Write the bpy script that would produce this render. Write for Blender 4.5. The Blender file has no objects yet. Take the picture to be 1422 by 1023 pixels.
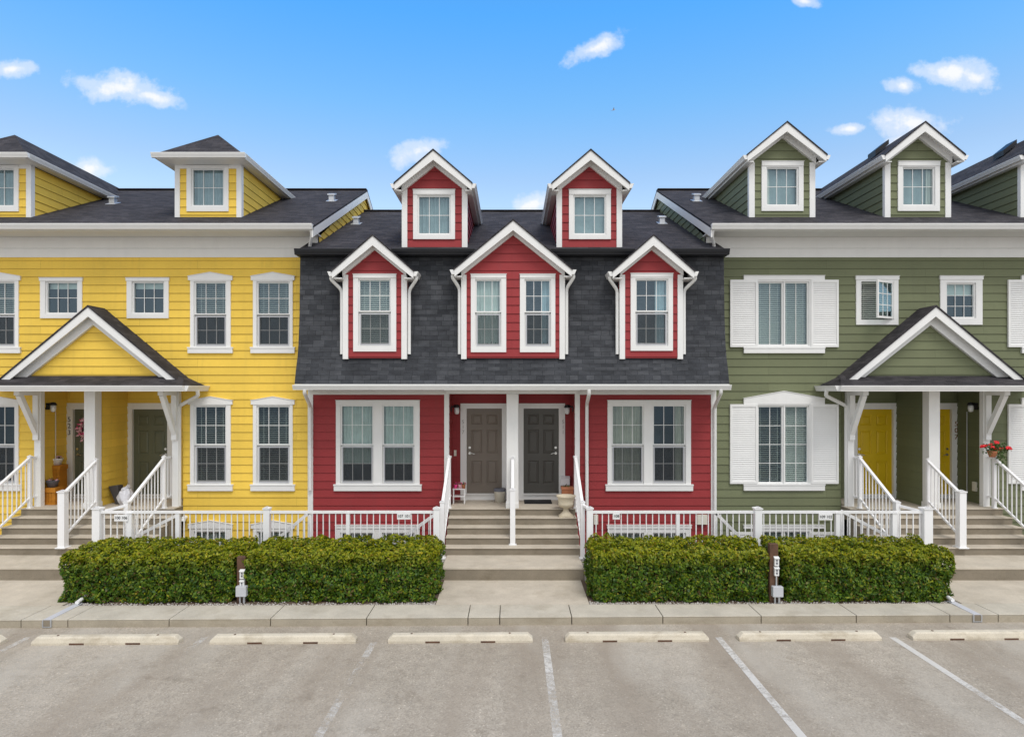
import bpy, math, random
import numpy as np
from mathutils import Vector, noise

random.seed(7)
rng = np.random.default_rng(11)
S = bpy.context.scene
C = S.collection
R = math.radians

# ------------------------------------------------------------------ camera numbers
F, CX, HY, HC, DW = 900.0, 711.0, 540.0, 3.85, 15.1     # focal px, centre px, horizon px, eye height, distance to facade


def X(px, d=DW):
    return (px - CX) * d / F


def Z(py, d=DW):
    return HC - (py - HY) * d / F


def Y(d):
    return d - DW


# ------------------------------------------------------------------ mesh builder
class MB:
    def __init__(s):
        s.v, s.f, s.sm = [], [], []

    def add(s, vs, fs, smooth=False):
        n = len(s.v)
        s.v.extend(tuple(p) for p in vs)
        for f in fs:
            s.f.append(tuple(i + n for i in f))
            s.sm.append(smooth)
        return s

    def face(s, *pts):
        return s.add(pts, [tuple(range(len(pts)))])

    def box(s, x0, x1, y0, y1, z0, z1):
        x0, x1 = min(x0, x1), max(x0, x1)
        y0, y1 = min(y0, y1), max(y0, y1)
        z0, z1 = min(z0, z1), max(z0, z1)
        return s.add([(x0, y0, z0), (x1, y0, z0), (x1, y1, z0), (x0, y1, z0), (x0, y0, z1), (x1, y0, z1), (x1, y1, z1), (x0, y1, z1)],
                     [(0, 3, 2, 1), (4, 5, 6, 7), (0, 1, 5, 4), (1, 2, 6, 5), (2, 3, 7, 6), (3, 0, 4, 7)])

    def prism(s, poly, vec):
        a = [Vector(p) for p in poly]
        vec = Vector(vec)
        n = len(a)
        nrm = Vector((0, 0, 0))
        for i in range(n):
            nrm += a[i].cross(a[(i + 1) % n])
        if nrm.dot(vec) > 0:
            a.reverse()
        b = [p + vec for p in a]
        fs = [tuple(range(n)), tuple(range(2 * n - 1, n - 1, -1))]
        fs += [(i, i + n, (i + 1) % n + n, (i + 1) % n) for i in range(n)]
        return s.add(a + b, fs)

    def bar(s, p0, p1, w, h):
        p0, p1 = Vector(p0), Vector(p1)
        t = (p1 - p0).normalized()
        side = t.cross(Vector((0, 0, 1)))
        side = side.normalized() if side.length > 1e-4 else Vector((1, 0, 0))
        up = side.cross(t).normalized()
        q = [p0 + side * a * w / 2 + up * b * h / 2 for a, b in ((-1, -1), (1, -1), (1, 1), (-1, 1))]
        return s.prism(q, p1 - p0)

    def tube(s, pts, r, n=8, rads=None):
        pts = [Vector(p) for p in pts]
        m = len(pts)
        vs = []
        ref = None
        for i, p in enumerate(pts):
            t = (pts[min(i + 1, m - 1)] - pts[max(i - 1, 0)]).normalized()
            if ref is None:
                ref = t.cross(Vector((0.3, 0.9, 0.2)))
            a = (ref - t * ref.dot(t)).normalized()
            ref = a
            b = t.cross(a)
            rr = rads[i] if rads else r
            for k in range(n):
                an = 2 * math.pi * k / n
                vs.append(p + a * math.cos(an) * rr + b * math.sin(an) * rr)
        fs = []
        for i in range(m - 1):
            for k in range(n):
                fs.append((i * n + k, i * n + (k + 1) % n, (i + 1) * n + (k + 1) % n, (i + 1) * n + k))
        s.add(vs, fs, True)
        s.add(vs[:n], [tuple(range(n - 1, -1, -1))])
        s.add(vs[-n:], [tuple(range(n))])
        return s

    def lathe(s, cx, cy, prof, n=24):
        vs, fs = [], []
        for r, z in prof:
            for k in range(n):
                a = 2 * math.pi * k / n
                vs.append((cx + r * math.cos(a), cy + r * math.sin(a), z))
        for i in range(len(prof) - 1):
            for k in range(n):
                fs.append((i * n + k, i * n + (k + 1) % n, (i + 1) * n + (k + 1) % n, (i + 1) * n + k))
        return s.add(vs, fs, True)

    def blob(s, c, r, seed=0, amp=0.2, n=10):
        """a lumpy closed ball"""
        c = Vector(c)
        vs, fs = [], []
        for i in range(n + 1):
            th = math.pi * i / n
            for k in range(2 * n):
                ph = math.pi * k / n
                d = Vector((math.sin(th) * math.cos(ph), math.sin(th) * math.sin(ph), math.cos(th)))
                q = 1 + amp * noise.noise(d * 1.8 + Vector((seed, 0, 0)))
                vs.append(c + Vector((d.x * r[0], d.y * r[1], d.z * r[2])) * q)
        m = 2 * n
        for i in range(n):
            for k in range(m):
                fs.append((i * m + k, (i + 1) * m + k, (i + 1) * m + (k + 1) % m, i * m + (k + 1) % m))
        return s.add(vs, fs, True)

    def build(s, name, mat, parent=None, bevel=0):
        o0 = origin(parent)
        me = bpy.data.meshes.new(name)
        me.from_pydata([(p[0] - o0[0], p[1] - o0[1], p[2] - o0[2]) for p in s.v], [], s.f)
        me.materials.append(mat)
        uv = me.uv_layers.new(name='metres')
        for p, sm in zip(me.polygons, s.sm):
            p.use_smooth = sm
            n = p.normal
            if abs(n.z) > 0.98:
                u, v = Vector((1, 0, 0)), Vector((0, 1, 0))
            else:
                u = Vector((-n.y, n.x, 0)).normalized()
                v = n.cross(u)
                if v.z < 0:
                    v = -v
            for li in p.loop_indices:
                q = Vector(s.v[me.loops[li].vertex_index])
                uv.data[li].uv = (q.dot(u), q.dot(v))
        ob = bpy.data.objects.new(name, me)
        C.objects.link(ob)
        if parent is not None:
            ob.parent = parent
        if bevel:
            b = ob.modifiers.new('edge', 'BEVEL')
            b.width, b.segments, b.limit_method = bevel, 2, 'ANGLE'
        return ob


def origin(o):
    v = Vector((0, 0, 0))
    while o is not None:
        v += o.location
        o = o.parent
    return v


def empty(name, loc):
    o = bpy.data.objects.new(name, None)
    o.location = loc
    o.empty_display_size = 0.2
    C.objects.link(o)
    return o


def tag(o, label=None, cat=None, group=None, kind=None):
    for k, v in (('label', label), ('category', cat), ('group', group), ('kind', kind)):
        if v:
            o[k] = v
    return o


def thing(name, loc, label, cat, group=None):
    return tag(empty(name, loc), label, cat, group)


# ------------------------------------------------------------------ materials
def newmat(name):
    m = bpy.data.materials.new(name)
    m.use_nodes = True
    nt = m.node_tree
    return m, nt, nt.nodes['Principled BSDF']


def nd(nt, t, **kw):
    n = nt.nodes.new(t)
    for k, v in kw.items():
        if k.startswith('_'):
            setattr(n, k[1:], v)
        elif k.startswith('i'):
            n.inputs[int(k[1:])].default_value = v
        else:
            n.inputs[k].default_value = v
    return n


def ln(nt, a, b):
    nt.links.new(a, b)


def mix(nt, fac, a, b, mode='MIX'):
    n = nt.nodes.new('ShaderNodeMix')
    n.data_type = 'RGBA'
    n.blend_type = mode
    for sock, v in ((n.inputs[0], fac), (n.inputs[6], a), (n.inputs[7], b)):
        if hasattr(v, 'node'):
            ln(nt, v, sock)
        else:
            sock.default_value = (*v, 1) if isinstance(v, tuple) else v
    return n.outputs[2]


def ramp(nt, src, stops, interp='LINEAR'):
    n = nt.nodes.new('ShaderNodeValToRGB')
    n.color_ramp.interpolation = interp
    e = n.color_ramp.elements
    while len(e) < len(stops):
        e.new(0.5)
    for el, (p, c) in zip(e, stops):
        el.position = p
        el.color = (*c, 1) if isinstance(c, tuple) else (c, c, c, 1)
    ln(nt, src, n.inputs[0])
    return n.outputs[0]


def noise_tex(nt, vec, scale, detail=3, rough=0.55, stretch=None):
    if stretch:
        m = nd(nt, 'ShaderNodeMapping')
        m.inputs['Scale'].default_value = stretch
        ln(nt, vec, m.inputs[0])
        vec = m.outputs[0]
    n = nd(nt, 'ShaderNodeTexNoise', Scale=scale, Detail=detail, Roughness=rough)
    ln(nt, vec, n.inputs['Vector'])
    return n.outputs[0]


def bump(nt, bs, h, strength=0.3, dist=0.01):
    b = nd(nt, 'ShaderNodeBump', Strength=strength, Distance=dist)
    ln(nt, h, b.inputs['Height'])
    ln(nt, b.outputs[0], bs.inputs['Normal'])


def pos(nt):
    return nt.nodes.new('ShaderNodeNewGeometry').outputs['Position']


def uvm(nt):
    n = nt.nodes.new('ShaderNodeUVMap')
    n.uv_map = 'metres'
    return n.outputs[0]


def vary(nt, col, amt, fac):
    lo = tuple(c * (1 - amt) for c in col)
    hi = tuple(min(1, c * (1 + amt)) for c in col)
    return ramp(nt, fac, [(0.3, lo), (0.7, hi)])


def siding_mat(name, col):
    m, nt, bs = newmat(name)
    uv = uvm(nt)
    p = pos(nt)
    grain = noise_tex(nt, uv, 30, 4, 0.6, (0.25, 5, 1))
    big = noise_tex(nt, p, 0.9, 4)
    c = vary(nt, col, 0.07, big)
    g = ramp(nt, grain, [(0.3, 0.92), (0.7, 1.04)])
    c = mix(nt, 1.0, c, g, 'MULTIPLY')
    su, sp = nt.nodes.new('ShaderNodeSeparateXYZ'), nt.nodes.new('ShaderNodeSeparateXYZ')
    ln(nt, uv, su.inputs[0])
    ln(nt, p, sp.inputs[0])
    cb = nt.nodes.new('ShaderNodeCombineXYZ')
    ln(nt, su.outputs[0], cb.inputs[0])
    ln(nt, sp.outputs[2], cb.inputs[1])
    bk = nd(nt, 'ShaderNodeTexBrick', Scale=1.0)
    bk.offset, bk.offset_frequency, bk.squash = 0.37, 2, 1.0
    for k_, v_ in (('Mortar Size', 0.0022), ('Mortar Smooth', 0.0), ('Brick Width', 3.66), ('Row Height', 0.19)):
        bk.inputs[k_].default_value = v_
    bk.inputs['Color1'].default_value = (0.93, 0.93, 0.93, 1)
    bk.inputs['Color2'].default_value = (1.05, 1.05, 1.05, 1)
    bk.inputs['Mortar'].default_value = (0.55, 0.55, 0.55, 1)
    ln(nt, cb.outputs[0], bk.inputs['Vector'])
    c = mix(nt, 1.0, c, bk.outputs['Color'], 'MULTIPLY')
    streak = noise_tex(nt, p, 1.0, 5, 0.6, (7, 7, 0.5))
    c = mix(nt, ramp(nt, streak, [(0.52, 0.0), (0.78, 0.38)]), c, tuple(min(1, x * 0.7 + 0.02) for x in col))
    ln(nt, c, bs.inputs['Base Color'])
    bs.inputs['Roughness'].default_value = 0.62
    bs.inputs['Specular IOR Level'].default_value = 0.3
    bump(nt, bs, grain, 0.25, 0.004)
    return m


def plain(name, col, rough=0.5, var=0.05, scale=6.0, metal=0.0, dirt=0.0, spec=0.4, bmp=0.0):
    m, nt, bs = newmat(name)
    p = pos(nt)
    c = vary(nt, col, var, noise_tex(nt, p, scale, 4))
    if dirt:
        st = noise_tex(nt, p, 1.3, 6, 0.65, (5, 5, 0.8))
        c = mix(nt, ramp(nt, st, [(0.5, 0.0), (0.85, dirt)]), c, tuple(x * 0.6 for x in col))
    ln(nt, c, bs.inputs['Base Color'])
    bs.inputs['Roughness'].default_value = rough
    bs.inputs['Metallic'].default_value = metal
    bs.inputs['Specular IOR Level'].default_value = spec
    if bmp:
        bump(nt, bs, noise_tex(nt, p, scale * 4, 4), bmp, 0.01)
    return m


def shingle_mat(name, dark, light, bright=1.0):
    m, nt, bs = newmat(name)
    uv = uvm(nt)
    wob = noise_tex(nt, uv, 3.0, 2)
    add = nd(nt, 'ShaderNodeVectorMath', _operation='MULTIPLY_ADD')
    ln(nt, wob, add.inputs[0])
    add.inputs[1].default_value = (0.02, 0.02, 0)
    ln(nt, uv, add.inputs[2])
    br = nd(nt, 'ShaderNodeTexBrick')
    br.offset, br.offset_frequency = 0.37, 2
    br.squash, br.squash_frequency = 0.7, 3
    for k, v in (('Scale', 1.0), ('Mortar Size', 0.006), ('Mortar Smooth', 0.4), ('Bias', -0.1), ('Brick Width', 0.26), ('Row Height', 0.11)):
        br.inputs[k].default_value = v
    br.inputs['Color1'].default_value = (*dark, 1)
    br.inputs['Color2'].default_value = (*light, 1)
    br.inputs['Mortar'].default_value = (*(x * 0.72 for x in dark), 1)
    ln(nt, add.outputs[0], br.inputs['Vector'])
    gran = noise_tex(nt, uv, 260, 2)
    c = mix(nt, 1.0, br.outputs['Color'], ramp(nt, gran, [(0.3, 0.7), (0.7, 1.3)]), 'MULTIPLY')
    blot = noise_tex(nt, uv, 1.1, 5, 0.6)
    c = mix(nt, 1.0, c, ramp(nt, blot, [(0.3, 0.8), (0.7, 1.22)]), 'MULTIPLY')
    row = noise_tex(nt, uv, 1.0, 4, 0.7, (2.5, 8, 1))
    c = mix(nt, 1.0, c, ramp(nt, row, [(0.32, 0.72), (0.68, 1.3)]), 'MULTIPLY')
    ln(nt, c, bs.inputs['Base Color'])
    bs.inputs['Roughness'].default_value = 0.9
    bs.inputs['Specular IOR Level'].default_value = 0.25
    b = nd(nt, 'ShaderNodeMath', _operation='MULTIPLY_ADD')
    ln(nt, br.outputs['Fac'], b.inputs[0])
    b.inputs[1].default_value = -1.0
    ln(nt, gran, b.inputs[2])
    bump(nt, bs, b.outputs[0], 0.5, 0.008)
    return m


def concrete_mat(name, col, stain=0.35, bmp=0.2):
    m, nt, bs = newmat(name)
    p = pos(nt)
    c = vary(nt, col, 0.12, noise_tex(nt, p, 2.2, 6, 0.65))
    fine = noise_tex(nt, p, 90, 3)
    c = mix(nt, 1.0, c, ramp(nt, fine, [(0.3, 0.86), (0.7, 1.1)]), 'MULTIPLY')
    st = noise_tex(nt, p, 1.7, 7, 0.7, (1, 1, 2.5))
    c = mix(nt, ramp(nt, st, [(0.5, 0.0), (0.72, stain)]), c, (col[0] * 0.55, col[1] * 0.5, col[2] * 0.42))
    ln(nt, c, bs.inputs['Base Color'])
    bs.inputs['Roughness'].default_value = 0.85
    bs.inputs['Specular IOR Level'].default_value = 0.25
    bump(nt, bs, fine, bmp, 0.006)
    return m


def asphalt_mat():
    m, nt, bs = newmat('asphalt')
    p = pos(nt)
    agg = nd(nt, 'ShaderNodeTexVoronoi', Scale=55.0)
    ln(nt, p, agg.inputs['Vector'])
    base = ramp(nt, noise_tex(nt, p, 0.45, 6, 0.6), [(0.3, (0.34, 0.3, 0.245)), (0.7, (0.43, 0.38, 0.315))])
    stone = ramp(nt, agg.outputs['Color'], [(0.0, 0.72), (0.5, 0.98), (0.88, 1.1), (1.0, 1.7)])
    c = mix(nt, 1.0, base, stone, 'MULTIPLY')
    mid = noise_tex(nt, p, 5.0, 6, 0.7)
    c = mix(nt, 1.0, c, ramp(nt, mid, [(0.3, 0.86), (0.7, 1.1)]), 'MULTIPLY')
    # wheel-worn bands running out of the stalls
    tr = noise_tex(nt, p, 0.9, 4, 0.55, (1.0, 0.12, 1))
    c = mix(nt, ramp(nt, tr, [(0.46, 0.0), (0.64, 0.7)]), c, (0.29, 0.245, 0.195))
    pale = noise_tex(nt, p, 0.7, 4, 0.5, (1.0, 0.3, 1))
    c = mix(nt, ramp(nt, pale, [(0.5, 0.0), (0.66, 0.6)]), c, (0.46, 0.425, 0.37))
    # oil spots
    oil = noise_tex(nt, p, 2.1, 5, 0.7)
    c = mix(nt, ramp(nt, oil, [(0.58, 0.0), (0.72, 0.55)]), c, (0.2, 0.165, 0.125))
    # light gravel crumbs
    v2 = nd(nt, 'ShaderNodeTexVoronoi', Scale=14.0)
    ln(nt, p, v2.inputs['Vector'])
    c = mix(nt, ramp(nt, v2.outputs['Distance'], [(0.05, 0.9), (0.09, 0.0)]), c, (0.6, 0.56, 0.5))
    # hairline cracks
    wv = nd(nt, 'ShaderNodeVectorMath', _operation='MULTIPLY_ADD')
    n3 = nd(nt, 'ShaderNodeTexNoise', Scale=1.5, Detail=5)
    ln(nt, p, n3.inputs['Vector'])
    ln(nt, n3.outputs['Color'], wv.inputs[0])
    wv.inputs[1].default_value = (0.7, 0.7, 0)
    ln(nt, p, wv.inputs[2])
    cr = nd(nt, 'ShaderNodeTexVoronoi', Scale=0.33, _feature='DISTANCE_TO_EDGE')
    ln(nt, wv.outputs[0], cr.inputs['Vector'])
    c = mix(nt, ramp(nt, cr.outputs['Distance'], [(0.0, 0.12), (0.004, 0.0)]), c, (0.15, 0.13, 0.11))
    ln(nt, c, bs.inputs['Base Color'])
    bs.inputs['Roughness'].default_value = 0.9
    bs.inputs['Specular IOR Level'].default_value = 0.2
    bump(nt, bs, agg.outputs['Distance'], 0.35, 0.01)
    return m


def worn_paint_mat(name, keep):
    """thin road paint, worn through to the asphalt"""
    m, nt, bs = newmat(name)
    p = pos(nt)
    n1 = noise_tex(nt, p, 14, 6, 0.75)
    n2 = noise_tex(nt, p, 1.3, 3, 0.6)
    a = nd(nt, 'ShaderNodeMath', _operation='ADD')
    ln(nt, n1, a.inputs[0])
    ln(nt, n2, a.inputs[1])
    fac = ramp(nt, a.outputs[0], [(max(0.0, 1.0 - keep - 0.06), 0.0), (min(1.0, 1.0 - keep + 0.12), 0.75)])
    # a.outputs reaches 2, so halve it first
    h = nd(nt, 'ShaderNodeMath', _operation='MULTIPLY')
    h.inputs[1].default_value = 0.5
    ln(nt, a.outputs[0], h.inputs[0])
    fac.node.id_data.links.new(h.outputs[0], fac.node.inputs[0])
    bs.inputs['Base Color'].default_value = (0.72, 0.7, 0.66, 1)
    bs.inputs['Roughness'].default_value = 0.8
    ln(nt, fac, bs.inputs['Alpha'])
    return m


def glass_mat():
    m = bpy.data.materials.new('window_glass')
    m.use_nodes = True
    nt = m.node_tree
    nt.nodes.clear()
    out = nt.nodes.new('ShaderNodeOutputMaterial')
    tr = nd(nt, 'ShaderNodeBsdfTransparent')
    tr.inputs[0].default_value = (0.81, 0.88, 0.87, 1)
    gl = nd(nt, 'ShaderNodeBsdfGlossy', Roughness=0.015)
    gl.inputs[0].default_value = (0.62, 0.83, 1.0, 1)
    fr = nd(nt, 'ShaderNodeLayerWeight', Blend=0.5)
    p5 = nd(nt, 'ShaderNodeMath', _operation='POWER', i1=5.0)
    ln(nt, fr.outputs['Facing'], p5.inputs[0])
    sc = nd(nt, 'ShaderNodeMath', _operation='MULTIPLY_ADD', i1=0.88, i2=0.11)
    ln(nt, p5.outputs[0], sc.inputs[0])
    wob = noise_tex(nt, pos(nt), 1.6, 2)
    b = nd(nt, 'ShaderNodeBump', Strength=0.12, Distance=0.02)
    ln(nt, wob, b.inputs['Height'])
    ln(nt, b.outputs[0], gl.inputs['Normal'])
    mx = nt.nodes.new('ShaderNodeMixShader')
    ln(nt, sc.outputs[0], mx.inputs[0])
    ln(nt, tr.outputs[0], mx.inputs[1])
    ln(nt, gl.outputs[0], mx.inputs[2])
    ln(nt, mx.outputs[0], out.inputs[0])
    return m


def cloth_mat(name, col, trans=0.3):
    m, nt, bs = newmat(name)
    c = vary(nt, col, 0.1, noise_tex(nt, pos(nt), 5, 3))
    ln(nt, c, bs.inputs['Base Color'])
    bs.inputs['Roughness'].default_value = 0.9
    return m


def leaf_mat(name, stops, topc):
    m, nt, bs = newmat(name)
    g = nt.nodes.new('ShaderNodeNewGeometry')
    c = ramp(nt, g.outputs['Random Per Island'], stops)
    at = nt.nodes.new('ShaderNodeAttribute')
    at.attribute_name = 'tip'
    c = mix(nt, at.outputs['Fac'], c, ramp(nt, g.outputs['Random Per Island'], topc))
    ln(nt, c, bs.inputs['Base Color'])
    bs.inputs['Roughness'].default_value = 0.45
    bs.inputs['Specular IOR Level'].default_value = 0.35
    tl = nt.nodes.new('ShaderNodeBsdfTranslucent')
    ln(nt, mix(nt, 0.5, c, (0.1, 0.2, 0.01)), tl.inputs[0])
    mx = nt.nodes.new('ShaderNodeMixShader')
    mx.inputs[0].default_value = 0.3
    ln(nt, bs.outputs[0], mx.inputs[1])
    ln(nt, tl.outputs[0], mx.inputs[2])
    ln(nt, mx.outputs[0], nt.nodes['Material Output'].inputs[0])
    return m


M = {}
M['yellow'] = siding_mat('yellow_siding', (0.87, 0.59, 0.088))
M['red'] = siding_mat('red_siding', (0.315, 0.037, 0.041))
M['green'] = siding_mat('green_siding', (0.17, 0.188, 0.104))
M['white'] = plain('white_trim', (0.8, 0.8, 0.79), 0.45, 0.02, 3, dirt=0.12)
M['rail'] = plain('white_rail_paint', (0.84, 0.84, 0.85), 0.3, 0.02, 3)
M['soffit'] = plain('soffit_white', (0.72, 0.72, 0.7), 0.55, 0.03, 3)
M['shingle'] = shingle_mat('roof_shingle', (0.03, 0.028, 0.032), (0.062, 0.057, 0.062))
M['mansard'] = shingle_mat('mansard_shingle', (0.04, 0.043, 0.05), (0.072, 0.076, 0.085))
M['black'] = plain('black_metal', (0.012, 0.013, 0.017), 0.4, 0.1)
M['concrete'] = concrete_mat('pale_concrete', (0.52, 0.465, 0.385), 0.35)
M['riser'] = concrete_mat('shaded_step_concrete', (0.25, 0.215, 0.165), 0.5)  # darker than the treads: shade under overhead light put into the colour
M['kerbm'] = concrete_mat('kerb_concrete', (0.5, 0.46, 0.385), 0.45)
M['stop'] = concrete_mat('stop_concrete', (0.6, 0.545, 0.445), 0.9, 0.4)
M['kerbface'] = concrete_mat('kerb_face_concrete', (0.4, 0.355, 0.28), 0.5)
M['wellm'] = concrete_mat('wall_concrete', (0.33, 0.31, 0.28), 0.4)
M['asphalt'] = asphalt_mat()
M['glass'] = glass_mat()
def screen_mat():
    m = bpy.data.materials.new('insect_screen')
    m.use_nodes = True
    n_ = m.node_tree
    b_ = n_.nodes['Principled BSDF']
    b_.inputs['Base Color'].default_value = (0.035, 0.037, 0.04, 1)
    b_.inputs['Roughness'].default_value = 0.7
    b_.inputs['Alpha'].default_value = 0.45
    return m


M['screen'] = screen_mat()
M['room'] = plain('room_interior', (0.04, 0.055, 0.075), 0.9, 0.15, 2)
M['blind'] = plain('blind_white', (0.66, 0.68, 0.62), 0.5, 0.04)
M['sheer'] = cloth_mat('sheer_curtain', (0.34, 0.41, 0.43))
M['palesheer'] = cloth_mat('pale_curtain', (0.6, 0.66, 0.62))
M['beige'] = cloth_mat('beige_curtain', (0.52, 0.5, 0.42))
M['blue'] = cloth_mat('blue_curtain', (0.42, 0.54, 0.6))
M['taupe'] = plain('taupe_door', (0.19, 0.16, 0.132), 0.45, 0.05, 2)
M['charcoal'] = plain('charcoal_door', (0.085, 0.082, 0.073), 0.4, 0.05, 2)
M['olive'] = plain('olive_door', (0.12, 0.128, 0.08), 0.45, 0.05, 2)
M['gold'] = plain('mustard_door', (0.62, 0.42, 0.006), 0.4, 0.04, 2)
M['steel'] = plain('brushed_steel', (0.7, 0.7, 0.68), 0.25, 0.03, 5, metal=1.0)
M['galv'] = plain('galvanised_steel', (0.55, 0.57, 0.6), 0.45, 0.06, 8, metal=0.6)
M['lamp'] = plain('frosted_glass', (0.75, 0.76, 0.76), 0.3, 0.02)
M['cream'] = plain('cream_plastic', (0.72, 0.69, 0.6), 0.5, 0.03)
M['wood'] = plain('brown_timber', (0.11, 0.058, 0.036), 0.8, 0.3, 8, bmp=0.3)
M['crate'] = plain('orange_timber', (0.5, 0.2, 0.018), 0.6, 0.15, 6)
M['soil'] = concrete_mat('bed_soil', (0.14, 0.1, 0.075), 0.5, 0.8)
M['urn'] = concrete_mat('urn_stone', (0.62, 0.55, 0.42), 0.25, 0.2)
M['terra'] = plain('terracotta', (0.4, 0.15, 0.07), 0.7, 0.1)
M['petalred'] = plain('red_petal', (0.75, 0.02, 0.03), 0.5, 0.2, 20)
M['petalpink'] = plain('pink_petal', (0.75, 0.06, 0.25), 0.5, 0.2, 20)
M['palepink'] = plain('pale_pink_petal', (0.7, 0.4, 0.45), 0.5, 0.2, 20)
M['bagdark'] = plain('dark_bag', (0.06, 0.055, 0.055), 0.6, 0.1)
M['bagpale'] = plain('pale_plastic_bag', (0.62, 0.62, 0.66), 0.35, 0.05)
M['grey'] = plain('grey_plastic', (0.12, 0.125, 0.15), 0.5, 0.05)
M['boxgrey'] = plain('grey_box', (0.5, 0.51, 0.55), 0.5, 0.03)
M['mat'] = plain('doormat', (0.015, 0.015, 0.017), 0.95, 0.2)
M['digit'] = plain('digit_grey', (0.12, 0.115, 0.11), 0.5, 0.05)
M['paledigit'] = plain('digit_pale', (0.4, 0.4, 0.39), 0.5, 0.05)
M['brass'] = plain('digit_bronze', (0.22, 0.11, 0.04), 0.4, 0.1)
M['plant'] = plain('plant_green', (0.05, 0.1, 0.02), 0.6, 0.3, 15)
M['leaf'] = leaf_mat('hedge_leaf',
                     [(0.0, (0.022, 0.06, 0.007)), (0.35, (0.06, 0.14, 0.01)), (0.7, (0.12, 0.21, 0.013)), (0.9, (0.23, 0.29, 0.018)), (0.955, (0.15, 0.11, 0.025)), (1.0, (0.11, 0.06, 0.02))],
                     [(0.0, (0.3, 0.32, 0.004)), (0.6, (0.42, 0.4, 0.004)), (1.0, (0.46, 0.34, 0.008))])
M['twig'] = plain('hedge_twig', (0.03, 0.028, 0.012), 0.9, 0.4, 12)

# ------------------------------------------------------------------ siding
EXP = 0.19


def clip(poly, a, b):
    def half(pts, z, keep_above):
        out = []
        for i in range(len(pts)):
            p, q = pts[i], pts[(i + 1) % len(pts)]
            ip = p[1] >= z if keep_above else p[1] <= z
            iq = q[1] >= z if keep_above else q[1] <= z
            if ip:
                out.append(p)
            if ip != iq:
                t = (z - p[1]) / (q[1] - p[1])
                out.append((p[0] + t * (q[0] - p[0]), z))
        return out
    r = half(poly, a, True)
    return half(r, b, False) if r else r


def siding(mb, poly, fn, openings=(), lip=0.017, exp=EXP):
    zs = [p[1] for p in poly]
    zmin, zmax = min(zs), max(zs)
    k = math.floor(zmin / exp)
    while k * exp < zmax:
        za, zb = k * exp, (k + 1) * exp
        k += 1
        brk = {max(za, zmin), min(zb, zmax)}
        for o in openings:
            for z in (o[2], o[3]):
                if max(za, zmin) < z < min(zb, zmax):
                    brk.add(z)
        brk = sorted(brk)
        off = lambda z: lip * (zb - z) / exp
        for a, b in zip(brk[:-1], brk[1:]):
            if b - a < 1e-5:
                continue
            pc = clip(poly, a, b)
            if len(pc) < 3:
                continue
            cut = [o for o in openings if o[2] <= a + 1e-6 and o[3] >= b - 1e-6]
            if cut:
                u0, u1 = min(p[0] for p in pc), max(p[0] for p in pc)
                iv, cur = [], u0
                for o in sorted(cut):
                    if o[0] > cur:
                        iv.append((cur, min(o[0], u1)))
                    cur = max(cur, o[1])
                if cur < u1:
                    iv.append((cur, u1))
                pcs = [[(p, a), (q, a), (q, b), (p, b)] for p, q in iv if q > p]
            else:
                pcs = [pc]
            for pl in pcs:
                mb.face(*[fn(u, off(z), z) for u, z in pl])
                if abs(a - za) < 1e-6:
                    lo = [p[0] for p in pl if abs(p[1] - a) < 1e-6]
                    if len(lo) >= 2:
                        p, q = min(lo), max(lo)
                        mb.face(fn(p, lip, a), fn(q, lip, a), fn(q, 0, a), fn(p, 0, a))


def front(yw):
    return lambda u, o, z: (u, yw - o, z)


def sidef(xw, s):
    return lambda u, o, z: (xw + s * o, u, z)


def rect(x0, x1, z0, z1):
    return [(x0, z0), (x1, z0), (x1, z1), (x0, z1)]


# ------------------------------------------------------------------ windows
def curtain(mb, x0, x1, z0, z1, y, wave=0.09, amp=0.018):
    n = max(6, int((x1 - x0) / wave * 8))
    ph = random.random() * 6
    top, bot = [], []
    for i in range(n + 1):
        x = x0 + (x1 - x0) * i / n
        yy = y + amp * math.sin(2 * math.pi * (x - x0) / wave + ph) + 0.4 * amp * math.sin(7.3 * x + ph)
        top.append((x, yy, z1))
        bot.append((x, yy + 0.01 * math.sin(9 * x), z0))
    vs = bot + top
    mb.add(vs, [(i, i + 1, n + 2 + i, n + 1 + i) for i in range(n)], True)


def slats(mb, x0, x1, z0, z1, y, pitch=0.046, w=0.048, tilt=0.68):
    z = z1
    while z > z0:
        dz = w * math.sin(tilt) / 2
        dy = w * math.cos(tilt) / 2
        a = random.uniform(-0.002, 0.002)
        mb.add([(x0, y - dy, z - dz + a), (x1, y - dy, z - dz - a), (x1, y + dy, z + dz - a), (x0, y + dy, z + dz + a)], [(0, 1, 2, 3)])
        z -= pitch
    mb.box(x0, x1, y - 0.03, y + 0.03, z1, z1 + 0.05)
    for t in (0.15, 0.85):
        xx = x0 + (x1 - x0) * t
        mb.box(xx - 0.003, xx + 0.003, y - 0.03, y - 0.027, z0, z1)


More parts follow.
